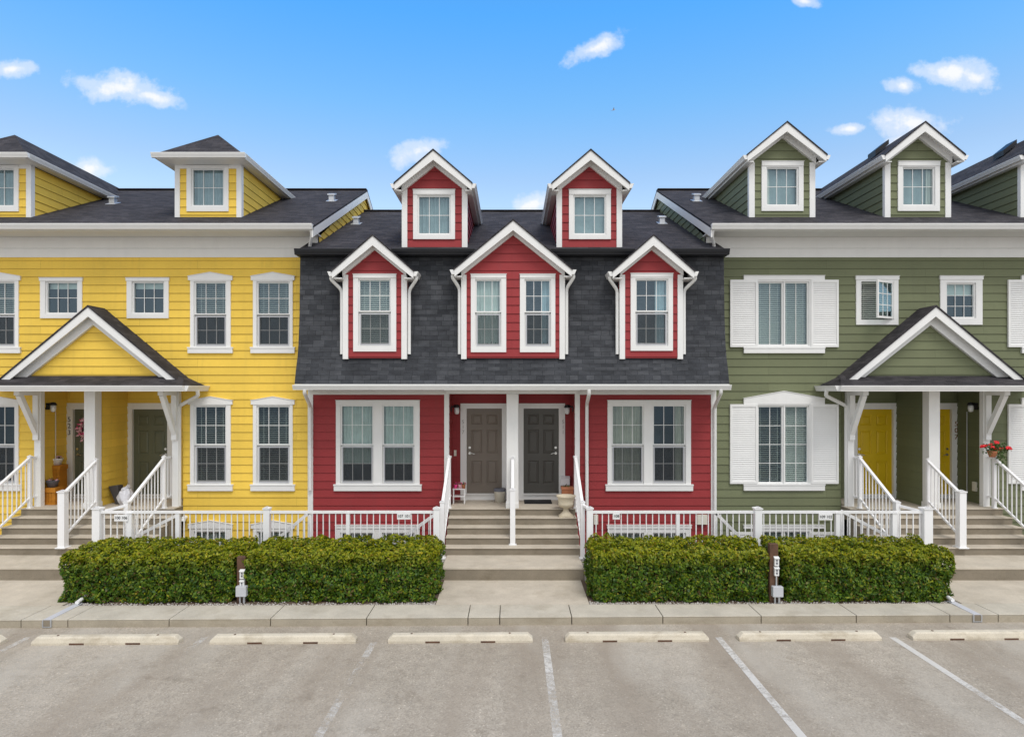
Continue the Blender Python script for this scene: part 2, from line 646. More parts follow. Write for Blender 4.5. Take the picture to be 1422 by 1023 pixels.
def cover(win, kind, x0, x1, z0, z1, y):
    if kind == 'blind':
        b = MB(); slats(b, x0, x1, z0, z1 - 0.03, y); b.build('blind', M['blind'], win)
    elif kind == 'openblind':
        b = MB(); slats(b, x0, x1, z0, z1 - 0.03, y, 0.05, 0.048, 0.12); b.build('blind', M['blind'], win)
    elif kind == 'halfblind':
        b = MB(); slats(b, x0, x1, z0 + (z1 - z0) * 0.5, z1 - 0.03, y, tilt=0.45); b.build('blind', M['blind'], win)
    elif kind in ('sheer', 'palesheer', 'beige'):
        b = MB(); curtain(b, x0, x1, z0, z1, y); b.build('curtain', M[kind], win)
    elif kind == 'threequarter':
        b = MB(); curtain(b, x0, x1, z0 + (z1 - z0) * 0.24, z1, y); b.build('curtain', M['palesheer'], win)
    elif kind == 'right':
        b = MB(); curtain(b, x1 - (x1 - x0) * 0.36, x1, z0, z1, y); b.build('curtain', M['blue'], win)
    elif kind == 'rightbeige':
        b = MB(); curtain(b, x1 - (x1 - x0) * 0.28, x1, z0, z1, y); b.build('curtain', M['beige'], win)
    elif kind == 'left':
        b = MB(); curtain(b, x0, x0 + (x1 - x0) * 0.16, z0, z1, y); b.build('curtain', M['blind'], win)
        b = MB(); curtain(b, x0, x1, z0, z1, y + 0.04, 0.2, 0.004); b.build('curtain', M['sheer'], win)
    elif kind == 'leftright':
        b = MB(); curtain(b, x1 - (x1 - x0) * 0.16, x1, z0, z1, y); b.build('curtain', M['blind'], win)
        b = MB(); curtain(b, x0, x1, z0, z1, y + 0.04, 0.2, 0.004); b.build('curtain', M['sheer'], win)
    elif kind == 'shade':
        b = MB(); b.box(x0, x1, y - 0.002, y + 0.002, z0 + (z1 - z0) * 0.66, z1); b.build('shade', M['palesheer'], win)
    elif kind == 'highshade':
        b = MB(); b.box(x0, x1, y - 0.002, y + 0.002, z0 + (z1 - z0) * 0.8, z1); b.build('shade', M['palesheer'], win)
    elif kind == 'flat':
        b = MB(); b.box(x0, x1, y - 0.002, y + 0.002, z0, z1); b.build('shade', M['sheer'], win)


def grid_bars(mb, x0, x1, z0, z1, y, nc, nr, w=0.012):
    for i in range(1, nc):
        x = x0 + (x1 - x0) * i / nc
        mb.box(x - w / 2, x + w / 2, y - 0.008, y + 0.008, z0, z1)
    for j in range(1, nr):
        z = z0 + (z1 - z0) * j / nr
        mb.box(x0, x1, y - 0.0075, y + 0.0075, z - w / 2, z + w / 2)


def window(house, yw, tr, cols, gz, meet=None, head=None, sill=None, nc=3, nr=2, covers=('dark',), upgrid=True, lowgrid=True, label=None, opened=None):
    """tr = trim x0,x1,z0,z1; cols = glass spans; gz = glass z0,z1. Returns the opening cut out of the siding."""
    x0, x1, z0, z1 = tr
    fr = 0.034
    ox0, ox1 = cols[0][0] - fr, cols[-1][1] + fr
    oz0, oz1 = gz[0] - fr, gz[1] + fr
    yo, yi = yw - 0.036, yw + 0.03
    t = MB()
    t.box(x0, ox0, yo, yi, z0, z1)
    t.box(ox1, x1, yo, yi, z0, z1)
    hb = z1 if head else z1
    t.box(ox0, ox1, yo, yi, oz1, z1)
    t.box(ox0, ox1, yo, yi, z0, oz0)
    for a, b in zip(cols[:-1], cols[1:]):
        t.box(a[1] + fr, b[0] - fr, yo, yi, oz0, oz1)
    if head:
        e, h, pk = head
        pts = [(x0 - e, yo - 0.014, z1), (x1 + e, yo - 0.014, z1), (x1 + e, yo - 0.014, z1 + h)]
        if pk:
            pts.append(((x0 + x1) / 2, yo - 0.014, z1 + h + pk))
        pts.append((x0 - e, yo - 0.014, z1 + h))
        t.prism(pts, (0, 0.05, 0))
        # drip cap
        c = 0.012
        tops = [(x1 + e + 0.01, z1 + h)] + ([((x0 + x1) / 2, z1 + h + pk)] if pk else []) + [(x0 - e - 0.01, z1 + h)]
        for p, q in zip(tops[:-1], tops[1:]):
            t.prism([(p[0], yo - 0.026, p[1] + 0.001), (q[0], yo - 0.026, q[1] + 0.001), (q[0], yo - 0.026, q[1] + c), (p[0], yo - 0.026, p[1] + c)], (0, 0.06, 0))
    if sill:
        e, h = sill
        t.box(x0 - e, x1 + e, yo - 0.022, yw + 0.01, z0 - h, z0)
        t.box(x0 - e - 0.01, x1 + e + 0.01, yo - 0.032, yw + 0.005, z0 - 0.03, z0 + 0.0015)
    win = t.build('window', M['white'], house)
    if label:
        win['label'] = label
    s = MB()
    g = MB()
    for ci, (a, b) in enumerate(cols):
        if opened is not None and ci == opened:
            continue
        if meet is None:
            s.box(a - fr, a, yw + 0.0, yw + 0.06, oz0, oz1)
            s.box(b, b + fr, yw + 0.0, yw + 0.06, oz0, oz1)
            s.box(a, b, yw + 0.0, yw + 0.06, gz[1], oz1)
            s.box(a, b, yw + 0.0, yw + 0.06, oz0, gz[0])
            if nc * nr > 1:
                grid_bars(s, a, b, gz[0], gz[1], yw + 0.03, nc, nr)
            g.face((a, yw + 0.042, gz[0]), (b, yw + 0.042, gz[0]), (b, yw + 0.042, gz[1]), (a, yw + 0.042, gz[1]))
        else:
            k = MB()
            e_, y_ = 0.02, yw + 0.006
            za_, zb_ = gz[0] - 0.012, meet - 0.04
            k.box(a + 0.004, a + e_, y_, y_ + 0.012, za_, zb_)
            k.box(b - e_, b - 0.004, y_, y_ + 0.012, za_, zb_)
            k.box(a + e_, b - e_, y_, y_ + 0.012, za_, za_ + 0.016)
            k.box(a + e_, b - e_, y_, y_ + 0.012, zb_ - 0.016, zb_)
            k.build('screen_frame', M['boxgrey'], win)
            k = MB()
            k.face((a + e_, y_ + 0.006, za_ + 0.016), (b - e_, y_ + 0.006, za_ + 0.016), (b - e_, y_ + 0.006, zb_ - 0.016), (a + e_, y_ + 0.006, zb_ - 0.016))
            k.build('insect_screen', M['screen'], win)
            for (p, q, yy, gr) in ((meet, gz[1], yw + 0.012, upgrid), (gz[0], meet - 0.02, yw + 0.046, lowgrid)):
                m2 = 0.0 if yy < yw + 0.03 else 0.018
                lo_, hi_ = (p, q + fr) if yy < yw + 0.03 else (p - fr, q)
                s.box(a - fr, a + m2, yy - 0.014, yy + 0.03, lo_, hi_)
                s.box(b - m2, b + fr, yy - 0.014, yy + 0.03, lo_, hi_)
                s.box(a + m2, b - m2, yy - 0.014, yy + 0.03, q - m2, q + (fr if yy < yw + 0.03 else 0))
                s.box(a + m2, b - m2, yy - 0.0135, yy + 0.0295, p - (0 if yy < yw + 0.03 else fr), p + 0.03)
                if gr:
                    grid_bars(s, a, b, p + 0.03, q - m2, yy + 0.008, nc, nr)
                g.face((a + m2, yy + 0.019, p + 0.03), (b - m2, yy + 0.019, p + 0.03), (b - m2, yy + 0.019, q - m2), (a + m2, yy + 0.019, q - m2))
    s.build('sash', M['white'], win)
    g.build('pane', M['glass'], win)
    # the room behind
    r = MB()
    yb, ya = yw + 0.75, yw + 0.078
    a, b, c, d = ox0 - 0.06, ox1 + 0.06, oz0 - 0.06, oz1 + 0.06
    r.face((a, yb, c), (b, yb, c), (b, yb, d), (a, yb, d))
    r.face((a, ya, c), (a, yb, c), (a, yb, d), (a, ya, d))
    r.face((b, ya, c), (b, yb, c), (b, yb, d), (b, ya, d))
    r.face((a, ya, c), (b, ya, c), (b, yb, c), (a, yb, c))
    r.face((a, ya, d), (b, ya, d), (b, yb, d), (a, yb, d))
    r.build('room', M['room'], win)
    for i, (a, b) in enumerate(cols):
        cover(win, covers[i % len(covers)], a - 0.02, b + 0.02, gz[0] - 0.02, gz[1] + 0.02, yw + 0.115)
    if len(cols) > 1:
        op = []
        cur = ox0
        return [(ox0, ox1, oz0, oz1)], win
    return [(ox0, ox1, oz0, oz1)], win


def wpx(house, tr, cols, gy, meet=None, d=DW, **kw):
    """window from picture measurements on a wall at distance d"""
    return window(house, Y(d), (X(tr[0], d), X(tr[1], d), Z(tr[3], d), Z(tr[2], d)), [(X(a, d), X(b, d)) for a, b in cols],
                  (Z(gy[1], d), Z(gy[0], d)), None if meet is None else Z(meet, d), **kw)


# ------------------------------------------------------------------ doors
def door(house, x0, x1, z0, z1, yw, mat, trim_top, tw, handle, floor, label=None, framemat=None):
    """six panel door in a white frame; yw is the wall plane"""
    d = MB()
    W, H = x1 - x0, z1 - z0
    xb = [0, 0.125 * W, 0.435 * W, 0.565 * W, 0.875 * W, W]
    zb = [0, 0.11 * H, 0.385 * H, 0.47 * H, 0.75 * H, 0.81 * H, 0.93 * H, H]
    yf = yw + 0.05
    for i in range(5):
        for j in range(7):
            a, b, c, e = x0 + xb[i], x0 + xb[i + 1], z0 + zb[j], z0 + zb[j + 1]
            if i in (1, 3) and j in (1, 3, 5):
                prev = (a, b, c, e, yf)
                for ins, yy in ((0.022, yf + 0.017), (0.03, yf + 0.017), (0.06, yf + 0.004)):
                    a2, b2, c2, e2 = a + ins, b - ins, c + ins, e - ins
                    p = [(prev[0], prev[4], prev[2]), (prev[1], prev[4], prev[2]), (prev[1], prev[4], prev[3]), (prev[0], prev[4], prev[3])]
                    q = [(a2, yy, c2), (b2, yy, c2), (b2, yy, e2), (a2, yy, e2)]
                    for k in range(4):
                        d.face(p[k], p[(k + 1) % 4], q[(k + 1) % 4], q[k])
                    prev = (a2, b2, c2, e2, yy)
                d.face(*q)
            else:
                d.face((a, yf, c), (b, yf, c), (b, yf, e), (a, yf, e))
    do = d.build('door', mat, house)
    if label:
        do['label'] = label
    f = MB()
    f.box(x0 - tw, x0, yw - 0.03, yw + 0.055, floor, z1)
    f.box(x1, x1 + tw, yw - 0.03, yw + 0.055, floor, z1)
    f.box(x0 - tw, x1 + tw, yw - 0.032, yw + 0.055, z1, trim_top)
    f.box(x0, x1, yw - 0.005, yw + 0.06, floor, z0 - 0.03)
    f.box(x0, x1, yw - 0.04, yw + 0.055, z0 - 0.03, z0)
    f.build('door_frame', M['white'], do)
    hx = x0 + 0.075 if handle < 0 else x1 - 0.075
    sg = 1 if handle < 0 else -1
    h = MB()
    h.tube([(hx, yf, z0 + 0.98), (hx, yf - 0.05, z0 + 0.98)], 0.012)
    h.tube([(hx, yf, z0 + 0.98), (hx, yf - 0.012, z0 + 0.98)], 0.032, 14)
    h.tube([(hx, yf - 0.05, z0 + 0.98), (hx + sg * 0.05, yf - 0.055, z0 + 0.985), (hx + sg * 0.12, yf - 0.05, z0 + 0.965)], 0.011)
    h.build('handle', M['steel'], do)
    k = MB()
    k.tube([(hx, yf, z0 + 1.12), (hx, yf - 0.022, z0 + 1.12)], 0.03, 14)
    k.build('deadbolt', M['steel'], do)
    return do


def text_mesh(body, size, mat, parent, loc, name, name_rot=None, depth=0.004, vertical=False):
    cu = bpy.data.curves.new('lettering', 'FONT')
    cu.body = '\n'.join(body) if vertical else body
    cu.size = size
    cu.extrude = depth
    cu.align_x, cu.align_y = 'CENTER', 'CENTER'
    cu.space_line = 0.95
    tmp = bpy.data.objects.new('lettering', cu)
    C.objects.link(tmp)
    bpy.context.view_layer.update()
    me = bpy.data.meshes.new_from_object(tmp.evaluated_get(bpy.context.evaluated_depsgraph_get()))
    bpy.data.objects.remove(tmp)
    me.materials.clear()
    me.materials.append(mat)
    o = bpy.data.objects.new(name, me)
    C.objects.link(o)
    o.parent = parent
    o.location = Vector(loc) - origin(parent)
    o.rotation_euler = (math.pi / 2, 0, 0)
    return o


# ------------------------------------------------------------------ roof trim helpers
def gutter(mb, p0, p1, out, h=0.115, w=0.12):
    """K-profile gutter with its outer face towards out; p0, p1 along the fascia at the gutter's bottom"""
    p0, p1, out = Vector(p0), Vector(p1), Vector(out)
    up = Vector((0, 0, 1))
    prof = [(0, 0), (0.62 * w, 0), (0.7 * w, 0.25 * h), (0.86 * w, 0.55 * h), (0.9 * w, 0.8 * h), (w, 0.82 * h), (w, h), (0, h)]
    mb.prism([p0 + out * a + up * b for a, b in prof], p1 - p0)


def downspout(house, pts, r=0.036, name='downspout'):
    b = MB()
    pts = [Vector(p) for p in pts]
    sm = [pts[0]]
    for i in range(1, len(pts) - 1):
        a = pts[i] + (pts[i - 1] - pts[i]).normalized() * min(0.07, (pts[i - 1] - pts[i]).length / 3)
        c = pts[i] + (pts[i + 1] - pts[i]).normalized() * min(0.07, (pts[i + 1] - pts[i]).length / 3)
        sm += [a, (a + c + pts[i] * 2) / 4, c]
    sm.append(pts[-1])
    b.tube(sm, r, 10)
    return b.build(name, M['white'], house)


def dormer(house, cx, w, yf, zb, zw, az, slope, h, ov, roof_fn, smat, win, gutters=True, spout=None, bw=0.11, gside=0.0):
    """gabled dormer: front wall at yf, width w between outer board edges, wall top zw, ridge az, roof half width h"""
    def y_at(z):
        lo, hi = yf - 1, yf + 8
        for _ in range(40):
            mdl = (lo + hi) / 2
            if roof_fn(mdl) < z:
                lo = mdl
            else:
                hi = mdl
        return lo
    xl, xr = cx - w / 2, cx + w / 2
    wall = MB()
    ops = []
    hold = thing_tmp = None
    d = empty('dormer_tmp', (0, 0, 0))
    ops = []
    for args, kw in win:
        o, _ = wpx(house, *args, **kw)
        ops += o
    siding(wall, rect(xl, xr, zb, zw), front(yf), ops)
    top = az - slope * 0.0
    siding(wall, [(xl, zw), (xr, zw), (cx, zw + slope * w / 2)], front(yf))
    ye = y_at(zw)
    for s, xx in ((-1, xl), (1, xr)):
        yb0 = y_at(zb - 0.05)
        siding(wall, [(yf, zb - 0.02), (yf, zw), (max(ye, yf + 0.05), zw)] if ye > yf + 0.3 else [(yf, zb - 0.02), (yf, zw), (yf + 0.4, zw), (yf + 0.4, zb - 0.02)], sidef(xx, s))
    bpy.data.objects.remove(d)
    do = wall.build('dormer', M[smat], house)
    ez = az - slope * h
    yr = y_at(az) + 0.15
    yo = yf - ov
    th = 0.035
    rf = MB()
    for s in (-1, 1):
        e = cx + s * (h + 0.02)
        rf.prism([(cx, yo - 0.02, az), (e, yo - 0.02, ez - slope * 0.02), (e, yr, ez - slope * 0.02), (cx, yr, az)], (0, 0, -th))
    rf.build('roof', M['shingle'], do)
    fd = 0.165
    fs = MB()
    for s in (-1, 1):
        e = cx + s * h
        zr, zeave = az - th - 0.002, ez - th - 0.002
        fs.prism([(cx, yo, zr), (e, yo, zeave), (e, yo, zeave - fd * 0.9), (cx, yo, zr - fd * 1.25)], (0, 0.035, 0))
        # rake soffit under the overhang, then the frieze strip against the wall
        fs.prism([(cx, yo + 0.036, zr - 0.04), (e - s * 0.02, yo + 0.036, zeave - 0.04), (e - s * 0.02, yf - 0.03, zeave - 0.04), (cx, yf - 0.03, zr - 0.04)], (0, 0, -0.02))
        q = cx + s * (w / 2 + 0.012)
        zq = az - slope * (w / 2 + 0.012)
        fs.prism([(cx, yf - 0.08, az - 0.1), (q, yf - 0.08, zq - 0.1), (q, yf - 0.08, zq - 0.26), (cx, yf - 0.08, az - 0.3)], (0, 0.085, 0))
        # eave: board and flat soffit along the side
        ys = y_at(ez - 0.1) + 0.1
        ys = max(ys, yf + 0.3)
        fs.box(e - s * 0.025, e, yo + 0.036, ys, zeave - fd * 0.9, zeave)
        fs.box(cx + s * (w / 2 - 0.01), e - s * 0.026, yo + 0.037, ys, zeave - fd * 0.9, zeave - fd * 0.9 + 0.02)
    fs.build('fascia', M['white'], do)
    for s in (-1, 1):
        e = cx + s * h
        if gutters:
            gb = MB()
            ys = max(y_at(ez - 0.05) + 0.02, yf + 0.25)
            gutter(gb, (e + s * 0.001, yo + 0.01, ez - th - 0.1), (e + s * 0.001, ys, ez - th - 0.1), (s, 0, 0), 0.1, 0.1)
            gb.build('gutter', M['white'], do)
        cb = MB()
        xo = cx + s * (w / 2)
        cb.box(xo - s * bw, xo + s * 0.018, yf - 0.028, yf + 0.07, zb - 0.02, zw + 0.02)
        cb.build('corner_board', M['white'], do)
        if spout:
            zbot = spout
            xg = e + s * 0.05
            xs = xo + s * 0.06
            downspout(do, [(xg, yo + 0.12, ez - th - 0.1), (xg, yo + 0.12, ez - th - 0.16), (xs, yf + 0.06, ez - th - 0.36), (xs, yf + 0.05, zbot)], 0.038)
    return do


def hip_dormer(house, cx, w, yf, zb, zw, ez, az, h, ov, yap, roof_fn, smat, win, bw=0.1):
    def y_at(z):
        lo, hi = yf - 1, yf + 9
        for _ in range(40):
            mdl = (lo + hi) / 2
            if roof_fn(mdl) < z:
                lo = mdl
            else:
                hi = mdl
        return lo
    xl, xr = cx - w / 2, cx + w / 2
    wall = MB()
    ops = []
    for args, kw in win:
        o, _ = wpx(house, *args, **kw)
        ops += o
    siding(wall, rect(xl, xr, zb, zw), front(yf), ops)
    for s, xx in ((-1, xl), (1, xr)):
        siding(wall, [(yf, zb - 0.02), (yf, zw), (y_at(zw), zw)], sidef(xx, s))
    do = wall.build('dormer', M[smat], house)
    yo = yf - ov
    yr = y_at(az) + 0.2
    ye = y_at(ez) + 0.05
    r = MB()
    t = (0, 0, -0.03)
    r.prism([(cx - h, yo, ez), (cx + h, yo, ez), (cx, yap, az)], t)
    for s in (-1, 1):
        r.prism([(cx + s * h, yo, ez), (cx + s * h, ye, ez), (cx, yr, az), (cx, yap, az)], t)
    r.build('roof', M['shingle'], do)
    f = MB()
    zs = ez - 0.13
    f.box(cx - h, cx + h, yo, yo + 0.025, zs, ez - 0.032)
    for s in (-1, 1):
        f.box(cx + s * (h - 0.025), cx + s * h, yo + 0.026, ye, zs, ez - 0.032)
        f.box(cx + s * (w / 2 + 0.013), cx + s * (h - 0.026), yf - 0.03, ye, zs, zs + 0.02)
    f.box(cx - h + 0.026, cx + h - 0.026, yo + 0.026, yf - 0.031, zs, zs + 0.02)
    f.box(cx - w / 2, cx + w / 2, yf - 0.03, yf, zs - 0.085, zs)
    f.build('fascia', M['white'], do)
    g = MB()
    gutter(g, (cx - h - 0.1, yo, zs + 0.01), (cx + h + 0.1, yo, zs + 0.01), (0, -1, 0), 0.105, 0.1)
    g.build('gutter', M['white'], do)
    for s in (-1, 1):
        g = MB()
        gutter(g, (cx + s * h, yo, zs + 0.011), (cx + s * h, ye, zs + 0.011), (s, 0, 0), 0.105, 0.1)
        g.build('gutter', M['white'], do)
        cb = MB()
        xo = cx + s * w / 2
        cb.box(xo - s * bw, xo + s * 0.018, yf - 0.028, yf + 0.1, zb - 0.02, zs - 0.0)
        cb.build('corner_board', M['white'], do)
    return do


def roof_vent(house, px, py, roof, e):
    """small white cowl standing on a roof plane z = roof(y), found along the line of sight"""
    d = 14.0
    while Z(py, d) > roof(Y(d)) and d < 22:
        d += 0.02
    x, y, z = X(px, d), Y(d), roof(Y(d))
    b = MB()
    b.box(x - 0.07, x + 0.07, y - 0.07, y + 0.07, z - 0.08, z + 0.13)
    b.prism([(x - 0.1, y - 0.1, z + 0.13), (x + 0.1, y - 0.1, z + 0.13), (x + 0.1, y + 0.1, z + 0.2), (x - 0.1, y + 0.1, z + 0.2)], (0, 0, 0.035))
    b.prism([(x - 0.13, y - 0.14, roof(y - 0.14) + 0.006), (x + 0.13, y - 0.14, roof(y - 0.14) + 0.006), (x + 0.13, y + 0.14, roof(y + 0.14) + 0.006), (x - 0.13, y + 0.14, roof(y + 0.14) + 0.006)], (0, 0, 0.008))
    return b.build('roof_vent', M['galv'], house)


def wall_lamp(house, p, s):
    """black lantern bracket on a wall whose outside is towards s along x"""
    x, y, z = p
    b = MB()
    b.box(x, x + s * 0.03, y - 0.06, y + 0.06, z - 0.06, z + 0.1)
    b.tube([(x + s * 0.03, y, z + 0.05), (x + s * 0.1, y, z + 0.1), (x + s * 0.15, y, z + 0.09)], 0.014)
    b.lathe(x + s * 0.15, y, [(0.0, z + 0.12), (0.05, z + 0.11), (0.085, z + 0.05), (0.08, z + 0.045), (0.0, z + 0.05)], 16)
    o = b.build('wall_lamp', M['black'], house)
    g = MB()
    g.lathe(x + s * 0.15, y, [(0.0, z + 0.05), (0.055, z + 0.048), (0.062, z - 0.03), (0.05, z - 0.1), (0.0, z - 0.12)], 16)
    g.build('lamp_shade', M['lamp'], o)
    return o


FLOOR = 1.14      # porch landing height
LOW = -1.35       # floor of the sunken courts
XP = 4.66         # party wall
REAR = 10.0

# ------------------------------------------------------------------ the red pair of houses
red = thing('townhouse', (0, 0, 0), 'red clapboard townhouse pair under a dark shingled mansard roof', 'house', 'terrace of coloured townhouses')


def red_roof(y):
    return 6.94 + 0.43 * (y + 0.75)


ops = []
hd = (0.012, 0.085, 0)
pk = (0.045, 0.09, 0.09)
for tr, cols, cv in (((467, 583), ((475, 517), (533, 574)), ('threequarter',)), ((843.5, 959), ((851, 892), (908, 950)), ('beige', 'rightbeige'))):
    o, _ = wpx(red, (tr[0], tr[1], 561, 672), cols, (564, 669), 618, head=(0.0, 0.085, 0), sill=(0.045, 0.15), covers=cv)
    ops += o
    o, _ = wpx(red, (tr[0], tr[1], 733, 815), cols, (741, 790), None, head=(0.012, 0.075, 0), sill=(0.03, 0.1), nc=3, nr=2, covers=('blind',))
    ops += o
w = MB()
XO = X(623)
for s in (-1, 1):
    a, b = sorted((s * XP, s * -XO))
    siding(w, rect(a, b, LOW, 3.83), front(0), ops)
    siding(w, rect(0, 0.75, FLOOR - 0.1, 3.83), sidef(-s * XO, -s))
siding(w, rect(XO, -XO, FLOOR - 0.1, 3.83), front(0.75), [(X(648, 15.85) - 0.02, X(697, 15.85) + 0.02, FLOOR, Z(567, 15.85)), (X(727, 15.85) - 0.02, X(776, 15.85) + 0.02, FLOOR, Z(567, 15.85))])
w.face((-XP, 0.8, LOW), (XP, 0.8, LOW), (XP, REAR, LOW), (-XP, REAR, LOW))
w.face((-XP, REAR, LOW), (XP, REAR, LOW), (XP, REAR, 6.9), (-XP, REAR, 6.9))
w.build('wall', M['red'], red)
for s in (-1, 1):
    b = MB(); b.box(s * 4.63, s * 4.75, -0.03, 0.02, LOW, 3.83); b.build('corner_board', M['white'], red)
    b = MB(); b.box(s * (-XO - 0.012), s * (-XO + 0.1), -0.03, 0.06, FLOOR - 0.15, 3.83); b.build('corner_board', M['white'], red)
    b = MB(); b.box(s * (-XO + 0.101), s * 4.629, -0.03, 0.0, 3.72, 3.82); b.build('frieze_board', M['white'], red)
b = MB(); b.box(-1.5, 1.5, -0.34, -0.06, 3.74, 3.829); b.build('porch_beam', M['white'], red)
b = MB(); b.box(-0.125, 0.14, -0.36, -0.1, FLOOR, 3.739); b.box(-0.14, 0.155, -0.375, -0.085, FLOOR, FLOOR + 0.13)
b.build('porch_column', M['white'], red, 0.006)
# divider behind the column between the doors
b = MB(); b.box(X(704, 15.8), X(720, 15.8), 0.1, 0.78, FLOOR, 3.82); b.build('party_wall', M['white'], red)
d1 = door(red, X(648, 15.85), X(697, 15.85), Z(685, 15.85), Z(567, 15.85), 0.75, M['taupe'], Z(560, 15.85), 0.15, -1, FLOOR, 'taupe six panel door')
d2 = door(red, X(727, 15.85), X(776, 15.85), Z(685, 15.85), Z(567, 15.85), 0.75, M['charcoal'], Z(560, 15.85), 0.15, 1, FLOOR, 'charcoal six panel door')
text_mesh('517', 0.13, M['paledigit'], red, (X(643, 15.8), 0.712, 2.92), 'house_number', vertical=True)
text_mesh('511', 0.13, M['paledigit'], red, (X(782, 15.8), 0.712, 2.92), 'house_number', vertical=True)
wall_lamp(red, (XO, 0.45, 3.36), 1)
wall_lamp(red, (-XO, 0.45, 3.36), -1)
b = MB(); b.box(X(632, 15.8) - 0.03, X(632, 15.8) + 0.03, 0.715, 0.74, 2.22, 2.36); b.build('doorbell', M['cream'], red)
# mansard
prof = [(-0.55, 6.84), (-0.6, 5.46), (-0.67, 4.84), (-0.74, 4.54), (-0.82, 4.33), (-0.93, 3.96)]
ms = MB()
XM = 4.755
ms.prism([(-XM, y, z) for y, z in prof] + [(-XM, 0.12, 3.96), (-XM, 0.12, 6.84)], (2 * XM, 0, 0))
ms.build('mansard_roof', M['mansard'], red)
rf = MB()
rf.prism([(-XM + 0.02, -0.75, 6.94), (XM - 0.02, -0.75, 6.94), (XM - 0.02, 4.65, red_roof(4.65)), (-XM + 0.02, 4.65, red_roof(4.65))], (0, 0, -0.06))
rf.prism([(-XM + 0.02, 4.65, red_roof(4.65)), (XM - 0.02, 4.65, red_roof(4.65)), (XM - 0.02, REAR + 0.3, 6.85), (-XM + 0.02, REAR + 0.3, 6.85)], (0, 0, -0.06))
rf.bar((-XM + 0.03, 4.65, red_roof(4.65) + 0.005), (XM - 0.03, 4.65, red_roof(4.65) + 0.005), 0.22, 0.03)
rf.build('roof', M['shingle'], red)
for xa, xb in ((-4.79, -3.4), (-2.65, -0.82), (0.86, 2.7), (3.45, 4.79)):
    b = MB()
    gutter(b, (xa, -0.75, 6.81), (xb, -0.75, 6.81), (0, -1, 0), 0.125, 0.12)
    b.box(xa + 0.02, xb - 0.02, -0.75, -0.56, 6.8, 6.87)
    b.build('upper_gutter', M['black'], red)
b = MB(); gutter(b, (-4.76, -0.95, 3.83), (4.76, -0.95, 3.83), (0, -1, 0), 0.11, 0.12)
b.build('lower_gutter', M['white'], red)
b = MB(); b.box(-4.75, 4.75, -0.95, 0.75, 3.83, 3.955); b.build('soffit', M['soffit'], red)
for px, s in ((432, -1), (991.5, 1)):
    x = X(px)
    downspout(red, [(X(423 if s < 0 else 1001, 14.1), -1.0, 3.84), (X(423 if s < 0 else 1001, 14.1), -1.0, 3.76), (x, -0.07, 3.45), (x, -0.07, 1.5 if s < 0 else 0.0)], 0.04)
x = X(814.5)
downspout(red, [(X(818, 14.1), -1.0, 3.84), (X(818, 14.1), -1.0, 3.74), (x, -0.07, 3.5), (x, -0.07, FLOOR - 0.1)], 0.04)
# dormers in the mansard
dk = dict(spout=4.62, bw=0.1)
ys = Y(14.3)
for cx, tr, gl, cv, wd in ((-3.023, (491, 550.5, 381, 488), (500, 541), 'blind', 1.374), (3.07, (875.5, 934, 380, 487), (884, 925.5), 'right', 1.36)):
    dormer(red, cx, wd, ys, 4.53, Z(383, 14.3), 7.206, 0.876, 0.882, 0.25, red_roof, 'red',
           [(((tr[0], tr[1], tr[2] + 5, tr[3]), (gl,), (389.5, 478), 433, 14.3), dict(head=(0.0, 0.075, 0), covers=(cv,)))], **dk)
dormer(red, 0.023, 2.25, ys, 4.53, Z(383, 14.3), 7.534, 0.834, 1.272, 0.25, red_roof, 'red',
       [(((654, 703, 386, 489), ((662, 694),), (390, 479), 434, 14.3), dict(head=(0.0, 0.075, 0), covers=('palesheer',))),
        (((722, 771, 386, 489), ((730.5, 763),), (390, 479), 434, 14.3), dict(head=(0.0, 0.075, 0), covers=('right',)))], **dk)
# dormers on the roof
yr_ = Y(14.6)
for cx, tr, gl, cv in ((-1.741, (574, 632), (582, 624), 'sheer'), (1.739, (790, 848), (798, 839.5), 'flat')):
    dormer(red, cx, 1.44, yr_, 7.0, Z(264, 14.6), 9.147, 0.857, 0.85, 0.3, red_roof, 'red',
           [(((tr[0], tr[1], 270.5, 332.5), (gl,), (273.5, 324), None, 14.6), dict(head=(0.0, 0.1, 0), covers=(cv,)))], bw=0.105)
roof_vent(red, 495, 311, red_roof, 0)
roof_vent(red, 919, 310, red_roof, 0)
b = MB(); b.box(X(967), X(981), -0.08, 0, Z(727), Z(714)); b.build('utility_box', M['cream'], red)
b = MB(); b.box(X(824), X(830), -0.08, 0, Z(727), Z(714)); b.build('utility_box', M['cream'], red)


# ------------------------------------------------------------------ the yellow and the green houses
def main_roof(y):
    return 7.47 + 0.454 * (y + 0.72)


def shutter(house, x0, x1, z0, z1):
    b = MB()
    f = 0.045
    b.box(x0, x0 + f, -0.06, -0.016, z0, z1)
    b.box(x1 - f, x1, -0.06, -0.016, z0, z1)
    b.box(x0 + f, x1 - f, -0.06, -0.016, z0, z0 + f * 1.3)
    b.box(x0 + f, x1 - f, -0.06, -0.016, z1 - f * 1.3, z1)
    z = z0 + f * 1.3
    while z < z1 - f * 1.3 - 0.01:
        b.prism([(x0 + f, -0.053, z), (x0 + f, -0.046, z + 0.004), (x0 + f, -0.03, z + 0.047), (x0 + f, -0.036, z + 0.045)], (x1 - x0 - 2 * f, 0, 0))
        z += 0.05
    b.box(x0 + f, x1 - f, -0.024, -0.017, z0 + f, z1 - f)
    return b.build('shutter', M['white'], house)


def big_house(col, s, label):
    """s = -1 yellow (left), +1 green (right); u runs outwards from the red pair"""
    ax = 9.48 * s
    h = thing('townhouse', (ax, 0, 0), label, 'house', 'terrace of coloured townhouses')
    return h, ax


